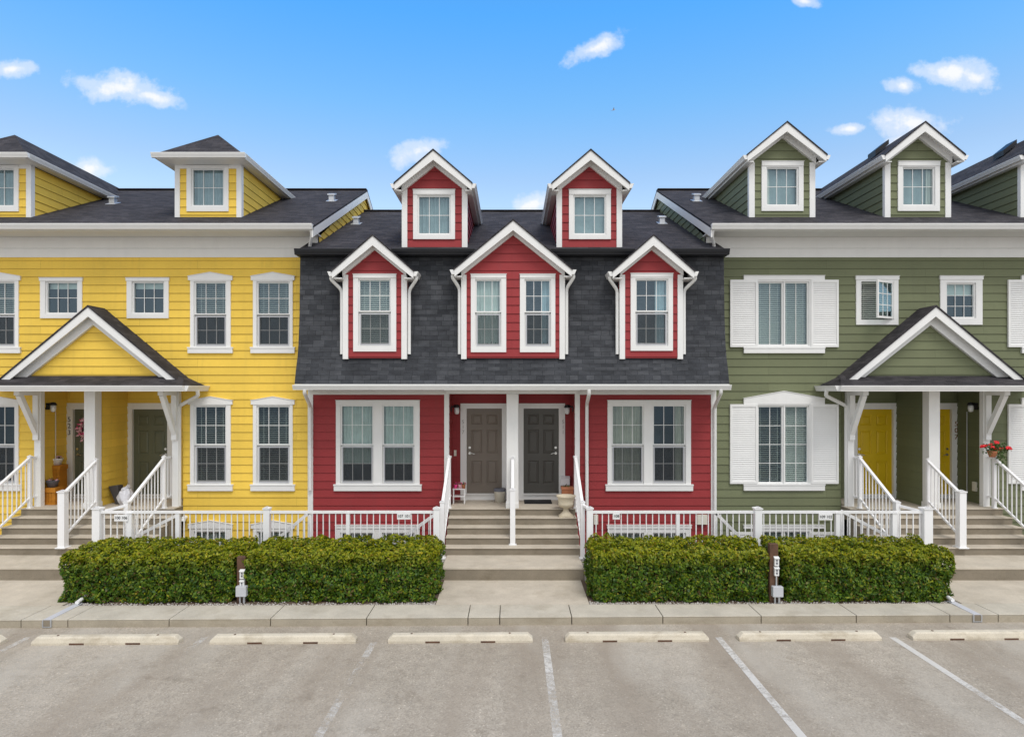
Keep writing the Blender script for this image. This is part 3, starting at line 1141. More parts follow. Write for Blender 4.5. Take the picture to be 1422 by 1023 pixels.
def finish_house(h, s, col, ops, doorcol, dormers):
    ax = 9.48 * s
    far = 19.0
    X0, X1 = sorted((s * XP, s * far))
    wall = MB()
    # recess openings (outer edges)
    ra, rb = sorted((s * 7.66, s * 11.05))
    for a, b in ((X0, ra), (rb, X1)):
        siding(wall, rect(a, b, LOW, 3.8), front(0), [o for o in ops if o[2] < 3.8])
    siding(wall, rect(X0, X1, 3.8, 6.91), front(0), [o for o in ops if o[3] > 3.8])
    YB = 1.0
    siding(wall, rect(0, YB, FLOOR - 0.1, 3.8), sidef(ra, 1))
    siding(wall, rect(0, YB, FLOOR - 0.1, 3.8), sidef(rb, -1))
    dd = 16.1
    if s < 0:
        drs = [(X(184, dd), X(233, dd), 1), (X(102, dd), X(151, dd), -1)]
    else:
        drs = [(X(1190, dd), X(1240, dd), -1), (X(1271.5, dd), X(1321, dd), 1)]
    zt = Z(568, dd)
    siding(wall, rect(ra, rb, FLOOR - 0.1, 3.8), front(YB), [(a - 0.02, b + 0.02, FLOOR, zt) for a, b, _ in drs])
    # divider between the two doors
    da, db = s * 9.61 - 0.07, s * 9.61 + 0.07
    siding(wall, rect(-0.05, YB, FLOOR, 3.8), sidef(da, -1))
    siding(wall, rect(-0.05, YB, FLOOR, 3.8), sidef(db, 1))
    wall.face((da, -0.05, FLOOR), (db, -0.05, FLOOR), (db, -0.05, 3.8), (da, -0.05, 3.8))
    # gable end above the red roof
    gx = s * 4.5
    siding(wall, [(0.0, 6.3), (0.0, 7.4), (4.65, main_roof(4.65) - 0.1), (9.3, 7.4), (9.3, 6.3)], sidef(gx, -s))
    wall.face((X0, REAR, LOW), (X1, REAR, LOW), (X1, REAR, 7.4), (X0, REAR, 7.4))
    fx = s * far
    wall.face((fx, 0, LOW), (fx, REAR, LOW), (fx, REAR, 7.4), (fx, 4.65, main_roof(4.65) - 0.1), (fx, 0, 7.4))
    wall.build('wall', M[col], h)
    for (a, b, hd_), nm in zip(drs, (0, 1)):
        door(h, a, b, Z(686, dd), zt, YB, M[doorcol], Z(559.5, dd), 0.2, hd_, FLOOR)
    # frieze, soffit, gutter, roof
    RK = 0.25
    a, b = sorted((s * (XP + 0.02), s * far))
    f = MB()
    f.box(a, b, -0.03, 0.01, 6.91, 7.115)
    f.box(min(a, 4.52) if s > 0 else a, b if s > 0 else max(b, -4.52), -0.045, 0.01, 7.118, 7.375)
    f.build('frieze_board', M['white'], h)
    e0, e1 = sorted((s * (XP - RK), s * far))
    so = MB(); so.box(e0 + 0.02, e1 - 0.02, -0.7, -0.0455, 7.376, 7.4); so.box(e0, e1, -0.72, -0.7, 7.36, 7.47)
    so.build('soffit', M['soffit'], h)
    g = MB(); gutter(g, (e0, -0.72, 7.38), (e1, -0.72, 7.38), (0, -1, 0), 0.115, 0.12)
    g.build('gutter', M['white'], h)
    zr = main_roof(4.65)
    rf = MB()
    rf.prism([(e0, -0.74, main_roof(-0.74)), (e1, -0.74, main_roof(-0.74)), (e1, 4.65, zr), (e0, 4.65, zr)], (0, 0, -0.05))
    rf.prism([(e0, 4.65, zr), (e1, 4.65, zr), (e1, REAR + 0.6, 7.3), (e0, REAR + 0.6, 7.3)], (0, 0, -0.05))
    rf.bar((e0 + 0.01, 4.65, zr + 0.006), (e1 - 0.01, 4.65, zr + 0.006), 0.22, 0.03)
    rf.build('roof', M['shingle'], h)
    ex = s * (XP - RK)
    k = MB()
    for (y0, z0, y1, z1) in ((-0.74, main_roof(-0.74), 4.65, zr), (4.65, zr, REAR + 0.6, 7.3)):
        k.prism([(ex, y0, z0 - 0.052), (ex, y1, z1 - 0.052), (ex, y1, z1 - 0.25), (ex, y0, z0 - 0.25)], (s * 0.03, 0, 0))
        k.prism([(ex + s * 0.031, y0, z0 - 0.1), (ex + s * 0.031, y1, z1 - 0.1), (gx - s * 0.015, y1, z1 - 0.1), (gx - s * 0.015, y0, z0 - 0.1)], (0, 0, -0.02))
    k.build('rake_board', M['white'], h)
    xd = s * (XP + 0.0)
    downspout(h, [(s * 4.46, -0.7, 7.36), (s * 4.46, -0.66, 7.26), (s * 4.58, -0.42, 7.08), (s * 4.58, -0.42, 6.95)], 0.036)
    # ---- porch
    PW, GZ, GY = 2.33, 3.93, -1.0
    pr = MB()
    RZ, RS, RY = 5.725, 0.83, -0.61
    for q in (-1, 1):
        pr.prism([(ax, RY - 0.02, RZ), (ax + q * 2.22, RY - 0.02, RZ - RS * 2.22), (ax + q * 2.22, 0.0, RZ - RS * 2.22), (ax, 0.0, RZ)], (0, 0, -0.04))
        pr.face((ax + q * PW, GY, GZ), (ax + q * PW, 0, GZ), (ax + q * 1.9, 0, GZ + 0.2), (ax + q * 1.9, -0.345, GZ + 0.22))
    pr.prism([(ax - PW, GY, GZ), (ax + PW, GY, GZ), (ax + 2.0, -0.34, GZ + 0.225), (ax - 2.0, -0.34, GZ + 0.225)], (0, 0, -0.03))
    po = pr.build('porch_roof', M['shingle'], h)
    gb = MB()
    siding(gb, [(ax - 1.78, 4.08), (ax + 1.78, 4.08), (ax, 4.08 + 1.78 * 0.857)], front(-0.35))
    gb.build('gable_wall', M[col], po)
    fs = MB()
    for q in (-1, 1):
        z0 = RZ - 0.043
        e = ax + q * 2.05
        ez = z0 - RS * 2.05
        fs.prism([(ax, RY, z0), (e, RY, ez), (e - q * 0.16, RY, ez - 0.03), (ax, RY, z0 - 0.21)], (0, 0.04, 0))
        fs.prism([(ax, RY + 0.041, z0 - 0.02), (e, RY + 0.041, ez - 0.02), (e, -0.38, ez - 0.02), (ax, -0.38, z0 - 0.02)], (0, 0, -0.02))
        fs.prism([(ax, -0.44, z0 - 0.04), (ax + q * 1.9, -0.44, z0 - 0.04 - RS * 1.9), (ax + q * 1.56, -0.44, z0 - 0.04 - RS * 1.9), (ax, -0.44, z0 - 0.38)], (0, 0.08, 0))
    fs.build('fascia', M['white'], po)
    g = MB()
    gutter(g, (ax - PW - 0.04, GY, 3.8), (ax + PW + 0.04, GY, 3.8), (0, -1, 0), 0.125, 0.12)
    for q in (-1, 1):
        gutter(g, (ax + q * PW, GY, 3.802), (ax + q * PW, -0.016, 3.802), (q, 0, 0), 0.122, 0.12)
    g.build('gutter', M['white'], po)
    sf = MB(); sf.box(ax - PW, ax + PW, GY + 0.001, -0.016, 3.803, 3.9)
    sf.box(ra, rb, -0.015, 1.0, 3.803, 3.9)
    sf.build('soffit', M['soffit'], po)
    c = MB()
    c.box(s * 9.61 - 0.125, s * 9.61 + 0.125, -0.36, -0.12, FLOOR, 3.8)
    c.box(s * 9.61 - 0.14, s * 9.61 + 0.14, -0.375, -0.105, FLOOR, FLOOR + 0.12)
    c.build('porch_column', M['white'], h, 0.006)
    for px in ((-10.95, -7.77) if s < 0 else (7.82, 10.95)):
        p = MB(); p.box(px - 0.075, px + 0.075, -0.15, -0.016, FLOOR - 0.1, 3.8)
        p0 = p.build('porch_post', M['white'], h, 0.005)
        br = MB()
        br.bar((px, -0.16, 2.8), (px, -0.7, 3.72), 0.1, 0.11)
        br.box(px - 0.06, px + 0.06, -0.78, -0.151, 3.71, 3.802)
        br.box(px - 0.06, px + 0.06, -0.22, -0.151, 2.68, 3.709)
        br.build('brace', M['white'], p0)
    # porch downspout on the side of the red pair
    sx = s * 7.02
    vx = X(251.5) if s < 0 else X(1172.5)
    downspout(h, [(ax - s * (PW + 0.06), -0.5, 3.82), (ax - s * (PW + 0.06), -0.45, 3.7), (vx, -0.08, 3.46), (vx, -0.08, 1.15 if s < 0 else 1.0)], 0.042)
    for cx, kind, args in dormers:
        if kind == 'hip':
            hip_dormer(h, cx, 1.545, 0.3, main_roof(0.3) - 0.03, 9.14, 9.29, 10.08, 0.98, 0.45, 0.8, main_roof, col, args)
        else:
            dormer(h, cx, 1.535, 0.3, main_roof(0.3) - 0.03, 9.2, 10.09, 0.823, 0.918, 0.3, main_roof, col, args, bw=0.115)
    return h


D2 = 15.4
# yellow
yel, _ = big_house('yellow', -1, 'yellow clapboard townhouse with hipped dormers and olive front doors')
ops = []
for tr, gl, cv in (((57, 115), (66, 107), 'highshade'), ((177, 235), (186, 227), 'highshade')):
    o, _ = wpx(yel, (tr[0], tr[1], 390.5, 442), (gl,), (393, 434), head=(0.014, 0.07, 0), covers=(cv,)); ops += o
for tr, gl in (((265, 321), (272, 313)), ((352, 407), (359, 401)), ((-29, 27), (-22, 20)), ((-116, -60), (-109, -67))):
    o, _ = wpx(yel, (tr[0], tr[1], 389.5, 482), (gl,), (393, 479), 437, head=pk, sill=(0.05, 0.14), covers=('halfblind',)); ops += o
    o, _ = wpx(yel, (tr[0], tr[1], 561.5, 672), (gl,), (565, 669), 618, head=pk, sill=(0.05, 0.15), covers=('openblind',) if tr[0] > 0 else ('dark',)); ops += o
    if tr[0] > 0:
        o, _ = wpx(yel, (tr[0], tr[1], 733, 812), (gl,), (739, 790), head=pk, sill=(0.04, 0.1), covers=('blind',)); ops += o
hipw = lambda x: [(((x - 29, x + 29, 233, 294), ((x - 20.8, x + 20.8),), (236, 285), None, D2), dict(head=(0.0, 0.03, 0), covers=('sheer',)))]
finish_house(yel, -1, 'yellow', ops, 'olive', [(-7.21, 'hip', hipw(289)), (-12.2, 'hip', hipw(-2))])
roof_vent(yel, 461, 279, main_roof, 0)
roof_vent(yel, 157, 283, main_roof, 0)
wall_lamp(yel, (-11.05, 0.3, 3.42), 1)
text_mesh('523', 0.17, M['digit'], yel, (X(95.5, 16.05), 0.964, 2.93), 'house_number', vertical=True)
text_mesh('521', 0.17, M['digit'], yel, (X(237.5, 16.05), 0.964, 2.93), 'house_number', vertical=True)
b = MB(); b.box(X(83, 15.9) - 0.03, X(83, 15.9) + 0.03, 0.955, 0.985, 2.1, 2.24); b.build('doorbell', M['black'], yel)
b = MB(); b.tube([(X(258), 0.0, Z(718)), (X(258), -0.1, Z(718)), (X(258), -0.12, Z(722))], 0.05, 10); b.build('dryer_vent', M['white'], yel)

# green
grn, _ = big_house('green', 1, 'olive green clapboard townhouse with white louvred shutters and mustard doors')
ops = []
o, ow = wpx(grn, (1188, 1246.5, 388.5, 451), ((1197, 1238),), (393, 442), head=(0.014, 0.08, 0), nc=1, nr=1, covers=('blind',), opened=0, label='small window with its casement swung open'); ops += o
cs = MB()
# the open casement, hinged at its right edge and swung outwards
hx, hz0, hz1, wd = X(1238) + 0.02, Z(443), Z(391), 0.6
an = R(62)
ux, uy = -math.cos(an) * 1.0, -math.sin(an) * 1.0
ux, uy = -math.sin(R(62)), -math.cos(R(62))
hp = Vector((hx, -0.02, 0))
dv = Vector((ux, uy, 0))
def cas(a0, a1, z0, z1, mb, th=0.035):
    nn = Vector((-dv.y, dv.x, 0)) * th / 2
    p = [hp + dv * a0 - nn, hp + dv * a1 - nn, hp + dv * a1 + nn, hp + dv * a0 + nn]
    mb.prism([(q.x, q.y, z0) for q in p], (0, 0, z1 - z0))
cas(0, 0.05, hz0, hz1, cs); cas(wd - 0.05, wd, hz0, hz1, cs); cas(0.05, wd - 0.05, hz0, hz0 + 0.05, cs); cas(0.05, wd - 0.05, hz1 - 0.05, hz1, cs)
for t in (1, 2):
    xx = 0.05 + (wd - 0.1) * t / 3
    cas(xx - 0.008, xx + 0.008, hz0 + 0.05, hz1 - 0.05, cs, 0.016)
    zz = hz0 + 0.05 + (hz1 - hz0 - 0.1) * t / 3
    cas(0.05, wd - 0.05, zz - 0.008, zz + 0.008, cs, 0.015)
cs.build('open_casement', M['white'], ow)
gp = MB(); cas(0.05, wd - 0.05, hz0 + 0.05, hz1 - 0.05, gp, 0.004); gp.build('pane', M['glass'], ow)
o, _ = wpx(grn, (1304.6, 1363, 388.5, 451), ((1315, 1352),), (395, 440), head=(0.014, 0.08, 0), nc=3, nr=3, covers=('shade',)); ops += o
for dx in (0, 1):
    sh = (lambda v: v) if dx == 0 else (lambda v: 2561 - v)
    def span(a, b):
        return tuple(sorted((sh(a), sh(b))))
    tr = span(1050, 1126)
    cols = tuple(sorted((span(1053.5, 1085.5), span(1090.5, 1121))))
    o, _ = wpx(grn, (tr[0], tr[1], 389, 482), cols, (393, 478), head=(X(1144) - X(1126), 0.095, 0), sill=(X(1144) - X(1126), 0.14), nc=2, nr=1, covers=('blind',)); ops += o
    o, _ = wpx(grn, (tr[0], tr[1], 561, 671.5), cols, (565, 669), head=(X(1144) - X(1126), 0.13, 0.17), sill=(X(1144) - X(1126), 0.15), nc=2, nr=4, covers=('openblind', 'blind')); ops += o
    for a, b in ((1013, 1051), (1125, 1163)):
        p, q = span(a, b)
        shutter(grn, X(p), X(q), Z(482), Z(389))
        shutter(grn, X(p), X(q), Z(671), Z(561))
        if dx == 0:
            shutter(grn, X(p), X(q), Z(810), Z(738))
    if dx == 0:
        o, _ = wpx(grn, (tr[0], tr[1], 733, 812), cols, (739, 790), head=(X(1144) - X(1126), 0.075, 0), sill=(0.1, 0.1), nc=2, nr=2, covers=('blind',)); ops += o
gw = lambda x, c: [(((x - 29, x + 29, 231, 293.5), ((x - 20.5, x + 20.5),), (234.5, 284), None, D2), dict(head=(0.0, 0.1, 0), covers=(c,)))]
finish_house(grn, 1, 'green', ops, 'gold', [(6.41, 'gable', gw(1086, 'left')), (9.63, 'gable', gw(1275, 'leftright')), (12.85, 'gable', gw(1462, 'sheer'))])
roof_vent(grn, 967, 279, main_roof, 0)
for cx in (9.63, 12.85):
    b = MB()
    x, z = cx - 0.32, 10.09 - 0.823 * 0.32
    b.prism([(x - 0.17, 1.2, z - 0.1), (x + 0.17, 1.2, z + 0.18), (x + 0.17, 1.2, z + 0.3), (x - 0.17, 1.2, z + 0.03)], (0, 0.35, 0))
    b.build('attic_vent', M['black'], grn)
wall_lamp(grn, (11.05, 0.3, 3.42), -1)
text_mesh('507', 0.17, M['brass'], grn, (X(1328.5, 16.05), 0.964, 2.82), 'house_number', vertical=True)
b = MB(); b.tube([(11.02, 0.6, FLOOR + 0.02), (11.02, 0.6, 3.3)], 0.012); b.build('conduit', M['galv'], grn)
b = MB(); b.tube([(-11.02, 0.55, FLOOR + 0.7), (-11.02, 0.55, 3.3)], 0.012); b.build('conduit', M['cream'], yel)
b = MB(); b.box(11.0, 11.05, 0.28, 0.4, FLOOR + 0.28, FLOOR + 0.5); b.build('outlet_cover', M['cream'], grn)

# ------------------------------------------------------------------ steps
NR, TR = 5, 0.28
D0 = 13.6
RISE = (FLOOR - 0.37) / NR


def steps(x0, x1, yb, label, lx0, lx1):
    t = thing('concrete_steps', ((x0 + x1) / 2, Y(D0), 0.13), label, 'steps', 'concrete porch steps')
    b = MB()
    for i in range(NR):
        z1 = 0.37 + RISE * (i + 1)
        y0 = Y(D0 + TR * i)
        last = i == NR - 1
        b.box(x0, x1, y0, yb if last else Y(D0 + TR * (i + 1)) + 0.02, LOW if not last else z1 - 0.28, z1 - 0.023)
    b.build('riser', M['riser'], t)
    n = MB()
    for i in range(NR):
        z1 = 0.37 + RISE * (i + 1)
        y0 = Y(D0 + TR * i)
        n.box(x0 - 0.004, x1 + 0.004, y0 - 0.022, yb if i == NR - 1 else Y(D0 + TR * (i + 1)), z1 - 0.022, z1)
    n.build('tread', M['concrete'], t, 0.008)
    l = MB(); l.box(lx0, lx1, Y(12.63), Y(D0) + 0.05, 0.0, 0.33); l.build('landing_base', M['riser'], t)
    l = MB(); l.box(lx0 - 0.004, lx1 + 0.004, Y(12.63) - 0.01, Y(D0) - 0.001, 0.331, 0.37); l.build('landing', M['concrete'], t, 0.008)
    for s in (-1, 1):
        c = MB()
        e = lx0 if s < 0 else lx1
        c.box(e + s * 0.01, e + s * 0.13, Y(12.5), Y(D0) + 0.3, LOW, 0.36)
        c.build('cheek_wall', M['wellm'], t, 0.01)
    return t


steps(-1.42, 1.44, 0.75, 'middle flight of concrete steps rising to the taupe and charcoal doors', -1.36, 1.4)
steps(-11.15, -7.67, 1.0, 'concrete steps rising to the olive doors of the yellow house', -11.2, -7.7)
steps(7.67, 11.15, 1.0, 'concrete steps rising to the mustard doors of the green house', 7.7, 11.2)

# ------------------------------------------------------------------ railings
bal_mesh = {}


def baluster(parent, x, y, z0, z1):
    key = round(z1 - z0, 2)
    if key not in bal_mesh:
        b = MB()
        b.box(-0.0095, 0.0095, -0.0095, 0.0095, 0, key)
        o = b.build('baluster', M['rail'], None)
        bal_mesh[key] = o.data
        bpy.data.objects.remove(o)
    o = bpy.data.objects.new('baluster', bal_mesh[key])
    C.objects.link(o)
    o.parent = parent
    o.location = Vector((x, y, z0)) - origin(parent)
    return o


def post(parent, x, y, z0, z1, w=0.09):
    b = MB()
    b.box(x - w / 2, x + w / 2, y - w / 2, y + w / 2, z0, z1)
    b.box(x - w * 0.75, x + w * 0.75, y - w * 0.75, y + w * 0.75, z0, z0 + 0.02)
    c = w * 0.6
    b.box(x - c, x + c, y - c, y + c, z1, z1 + 0.02)
    b.prism([(x - c, y - c, z1 + 0.02), (x + c, y - c, z1 + 0.02), (x + c * 0.2, y, z1 + 0.05), (x - c * 0.2, y, z1 + 0.05)], (0, 0.001, 0))
    b.add([(x - c, y - c, z1 + 0.02), (x + c, y - c, z1 + 0.02), (x + c, y + c, z1 + 0.02), (x - c, y + c, z1 + 0.02), (x, y, z1 + 0.05)], [(0, 1, 4), (1, 2, 4), (2, 3, 4), (3, 0, 4)])
    return b.build('post', M['rail'], parent)


def stair_rail(x, label, dtop, dbot, zt, zb, ztop_foot, zbot_foot, level=0.0, wpost=0.09, turn=None, nbal=True, wall_end=None):
    """railing down a flight: from dtop (height zt) to dbot (height zb), both distances from the camera"""
    t = thing('stair_railing', (x, Y(dbot), zbot_foot), label, 'railing', 'white railings beside the porch steps')
    y0, y1 = Y(dtop), Y(dbot)
    post(t, x, y0, ztop_foot, zt + 0.0, 0.07)
    post(t, x, y1, zbot_foot, zb + 0.03, wpost)
    b = MB()
    b.bar((x, y0, zt - 0.02), (x, y1, zb - 0.02), 0.06, 0.045)
    if level:
        b.bar((x, y0 + level, zt - 0.02), (x, y0 + 0.02, zt - 0.02), 0.06, 0.045)
    if turn:
        b.bar((x, y1, zb - 0.02), (turn[0], Y(turn[1]), turn[2]), 0.06, 0.045)
    b.build('top_rail', M['rail'], t)
    lo = 0.92
    b = MB()
    b.bar((x, y0, zt - lo), (x, y1, zb - lo), 0.04, 0.035)
    if level:
        b.bar((x, y0 + level, zt - lo), (x, y0 + 0.02, zt - lo), 0.04, 0.035)
    b.build('bottom_rail', M['rail'], t)
    n = max(2, int((y0 - y1) / 0.12))
    for i in range(1, n):
        k = i / n
        yy, zz = y0 + (y1 - y0) * k, zt + (zb - zt) * k
        baluster(t, x, yy, zz - lo + 0.01, zz - 0.03)
    if level:
        n = max(2, int(level / 0.12))
        for i in range(1, n + 1):
            yy = y0 + level * i / n
            baluster(t, x, yy, zt - lo + 0.01, zt - 0.03)
    return t


ZT, ZB = FLOOR + 1.16, 0.37 + 1.12
stair_rail(-1.43, 'white railing left of the middle steps, by the taupe door', 14.76, 13.32, ZT, ZB, FLOOR, 0.37, level=0.32)
stair_rail(1.45, 'white railing right of the middle steps, beside the stone urn', 14.76, 13.32, ZT, ZB, FLOOR, 0.37, level=0.32, turn=(1.6, 13.05, 1.42))
stair_rail(0.015, 'white centre railing running down from the column between the two dark doors', 14.7, 13.87, ZT - 0.03, 1.66, FLOOR - 0.1, 0.37 + RISE, wpost=0.11)
stair_rail(-10.98, 'white railing at the far left edge of the yellow house steps', 14.76, 13.32, ZT, ZB, FLOOR, 0.37, level=0.25)
stair_rail(-9.42, 'white centre railing in front of the orange planters, yellow house steps', 14.68, 13.6, ZT - 0.06, 1.66, FLOOR - 0.1, 0.37 + RISE, wpost=0.14)
stair_rail(-7.9, 'white railing right of the yellow house steps, before the pale bag', 14.72, 13.3, ZT, ZB, FLOOR, 0.37, level=0.3, turn=(-8.2, 13.05, 1.4))
stair_rail(7.9, 'white railing left of the green house steps, before a mustard door', 14.72, 13.3, ZT, ZB, FLOOR, 0.37, level=0.3, turn=(8.2, 13.05, 1.4))
stair_rail(9.42, 'white centre railing of the green house steps, below the 507 door', 14.68, 13.6, ZT - 0.06, 1.66, FLOOR - 0.1, 0.37 + RISE, wpost=0.14)
stair_rail(10.98, 'white railing under the red flowers at the green house steps', 14.76, 13.32, ZT, ZB, FLOOR, 0.37, level=0.25)

GD = 13.0
GYY = Y(GD)
GT = Z(711, GD)


def guard(x0, x1, posts, label):
    t = thing('guard_railing', ((x0 + x1) / 2, GYY, 0.2), label, 'railing', 'white guard railings behind the hedges')
    for px, w, tall in posts:
        post(t, X(px, GD), GYY, 0.2, GT + (0.07 if tall else -0.02), w)
    b = MB(); b.box(x0, x1, GYY - 0.03, GYY + 0.03, GT - 0.02, GT + 0.03); b.build('top_rail', M['rail'], t)
    b = MB(); b.box(x0, x1, GYY - 0.02, GYY + 0.02, 0.3, 0.335); b.build('bottom_rail', M['rail'], t)
    pxs = sorted(X(p, GD) for p, _, _ in posts)
    for a, c in zip(pxs[:-1], pxs[1:]):
        n = max(1, round((c - a) / 0.123))
        for i in range(1, n):
            baluster(t, a + (c - a) * i / n, GYY, 0.335, GT - 0.02)
    return t


gl = guard(X(134, GD), X(606.5, GD), ((136, 0.15, 1), (181, 0.1, 0), (247.5, 0.08, 0), (371, 0.12, 1), (483.5, 0.07, 0), (606.5, 0.12, 1)),
           'long white guard railing between the yellow steps and the middle steps')
gr = guard(X(819, GD), X(1286, GD), ((819, 0.12, 1), (941, 0.07, 0), (1052, 0.14, 1), (1162.5, 0.08, 0), (1241, 0.09, 0), (1286, 0.17, 1)),
           'long white guard railing between the middle steps and the green steps')


def number_sign(px, py, w, body, label):
    x, z = X(px, GD - 0.05), Z(py, GD - 0.05)
    t = thing('number_sign', (x, GYY - 0.05, z), label, 'sign', 'small unit number signs on the railing')
    b = MB(); b.box(x - w / 2, x + w / 2, GYY - 0.075, GYY - 0.063, z - 0.065, z + 0.065); b.build('board', M['rail'], t)
    text_mesh(body, 0.078, M['black'], t, (x, GYY - 0.078, z), 'digits', depth=0.002)


number_sign(169, 718.5, 0.27, '100 106', 'small white sign reading 100 106 on the left railing')
number_sign(561, 716, 0.27, '107 101', 'small white sign reading 107 101 before the red wall')
number_sign(855.5, 716, 0.14, '108', 'small white sign reading 108 on the railing')
number_sign(1146, 717, 0.27, '109 102', 'small white sign reading 109 102 before the green wall')


def down_rail(pa, pb, label, dr=13.25):
    """handrail of a stair that goes down into the sunken court; extended beyond what the hedge hides"""
    (xa, ya), (xb, yb) = pa, pb
    xa, za, xb, zb = X(xa, dr), Z(ya, dr), X(xb, dr), Z(yb, dr)
    k = 1.9
    xb, zb = xa + (xb - xa) * k, za + (zb - za) * k
    y = Y(dr)
    t = thing('handrail', (xb, y, zb - 0.95), label, 'railing', 'handrails going down to the basement doors')
    b = MB(); b.bar((xa, y, za), (xb, y, zb), 0.05, 0.06); b.build('top_rail', M['rail'], t)
    b = MB(); b.bar((xa, y, za - 0.85), (xb, y, zb - 0.85), 0.04, 0.04); b.build('bottom_rail', M['rail'], t)
    n = max(2, round(abs(xb - xa) / 0.13))
    for i in range(n + 1):
        q = i / n
        if i in (0, n):
            p = MB(); xx = xa + (xb - xa) * q; zz = za + (zb - za) * q
            p.box(xx - 0.025, xx + 0.025, y - 0.025, y + 0.025, zz - 0.95, zz); p.build('post', M['rail'], t)
        else:
            baluster(t, xa + (xb - xa) * q, y, za + (zb - za) * q - 0.84, za + (zb - za) * q - 0.02)


down_rail((248, 714), (180, 749), 'sloping white handrail beside the 100 106 sign')
down_rail((430, 711), (385, 748), 'sloping white handrail at the seam of yellow and red walls')
down_rail((604, 714), (555, 749), 'sloping white handrail below the 107 101 sign')
down_rail((994, 712), (1030, 748), 'sloping white handrail at the seam of red and green walls')
down_rail((1168, 709), (1240, 748), 'sloping white handrail beside the 109 102 sign')

# ------------------------------------------------------------------ ground, kerb, walks, beds
def struct(o):
    o['kind'] = 'structure'
    return o


g = MB(); g.face((-400, -300, LOW), (400, -300, LOW), (400, 600, LOW), (-400, 600, LOW)); struct(g.build('ground', M['wellm']))


def kf(x):      # kerb front edge
    return -4.52 + 0.016 * x


def kb(x):      # kerb back edge
    return -3.9 + 0.008 * x


a = MB()
a.prism([(-60, -60, 0), (60, -60, 0), (60, kf(60) + 0.3, 0), (-60, kf(-60) + 0.3, 0)], (0, 0, -0.3))
struct(a.build('parking_lot', M['asphalt']))
k, kq = MB(), MB()
joints = [-60, -24, -18, -12.5, X(-60, 10.6), X(32, 10.5), X(96, 10.5), X(235, 10.5), X(378, 10.6), X(510, 10.6), X(650, 10.6), X(694, 10.6), X(794, 10.6), X(920, 10.65), X(1057, 10.65), X(1188, 10.7), X(1319, 10.7), X(1387, 10.7), 10.5, 14, 18, 24, 60]
for x0, x1 in zip(joints[:-1], joints[1:]):
    x0 += 0.006
    x1 -= 0.006
    k.prism([(x0, kf(x0), 0.13), (x1, kf(x1), 0.13), (x1, kb(x1), 0.13), (x0, kb(x0), 0.13)], (0, 0, -0.018))
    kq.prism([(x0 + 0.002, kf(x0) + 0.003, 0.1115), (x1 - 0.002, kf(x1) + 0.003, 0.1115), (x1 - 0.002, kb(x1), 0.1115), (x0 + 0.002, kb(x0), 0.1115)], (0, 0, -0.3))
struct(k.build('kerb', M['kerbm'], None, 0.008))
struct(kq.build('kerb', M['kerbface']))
wk = MB()
for x0, x1 in ((-1.32, 1.34), (-11.3, -7.75), (7.83, 11.3)):
    wk.prism([(x0, kb(x0) + 0.008, 0.126), (x1, kb(x1) + 0.008, 0.126), (x1, Y(12.63) + 0.02, 0.126), (x0, Y(12.63) + 0.02, 0.126)], (0, 0, -0.3))
struct(wk.build('walkway', M['concrete']))
bd = MB()
for x0, x1 in ((-7.742, -1.328), (1.348, 7.822), (-60, -11.308), (11.308, 60)):
    bd.prism([(x0, kb(x0) + 0.008, 0.1), (x1, kb(x1) + 0.008, 0.1), (x1, GYY - 0.13, 0.14), (x0, GYY - 0.13, 0.14)], (0, 0, -0.3))
struct(bd.build('planting_bed', M['soil']))
for sx in (-1, 1):
    f = MB(); f.box(sx * 19.05, sx * 60, GYY - 0.12, 80, LOW, 0.1); struct(f.build('ground', M['soil']))
    r = MB(); r.box(sx * 11.32, sx * 19.04, GYY - 0.12, -0.1, LOW, 0.12); struct(r.build('ground', M['soil']))

# small gravel and fallen leaves along the bed edges
gm = MB()
for x0, x1 in ((-7.7, -1.35), (1.37, 7.8)):
    for _ in range(2600):
        x = random.uniform(x0, x1)
        if random.random() < 0.35:
            x = random.choice((x0, x1)) + random.uniform(-0.0, 0.5) * (1 if x < (x0 + x1) / 2 else -1)
            x = min(max(x, x0), x1)
        y = kb(x) + 0.02 + abs(random.gauss(0, 0.07))
        r = random.uniform(0.006, 0.018)
        z = 0.1 + r * 0.6 + 0.02 * (y - kb(x))
        q = [Vector((random.gauss(0, 1), random.gauss(0, 1), random.gauss(0, 1))).normalized() * r for _ in range(3)]
        c = Vector((x, y, z))
        n0 = Vector((0, 0, r))
        gm.add([c + n0, c - n0, c + Vector((r, 0, 0)), c - Vector((r, 0, 0)), c + Vector((0, r, 0)), c - Vector((0, r, 0))],
               [(0, 2, 4), (0, 4, 3), (0, 3, 5), (0, 5, 2), (1, 4, 2), (1, 3, 4), (1, 5, 3), (1, 2, 5)])
gmat, nt, bs = newmat('gravel')
ln(nt, ramp(nt, nt.nodes.new('ShaderNodeNewGeometry').outputs['Random Per Island'], [(0, (0.2, 0.16, 0.13)), (0.5, (0.36, 0.33, 0.3)), (1, (0.6, 0.58, 0.56))]), bs.inputs['Base Color'])
bs.inputs['Roughness'].default_value = 0.9
tag(gm.build('gravel', gmat), 'loose grey gravel along the bed beneath the hedges', 'gravel', None, 'stuff')

# retaining walls under the guard railings
for x0, x1, lb in ((-8.35, -1.43, 'concrete retaining wall under the left guard railing'), (1.45, 8.35, 'concrete retaining wall under the right guard railing')):
    t = MB(); t.box(x0, x1, GYY - 0.1, GYY + 0.1, LOW, 0.2)
    tag(t.build('retaining_wall', M['wellm']), lb, 'wall', 'retaining walls under the railings')

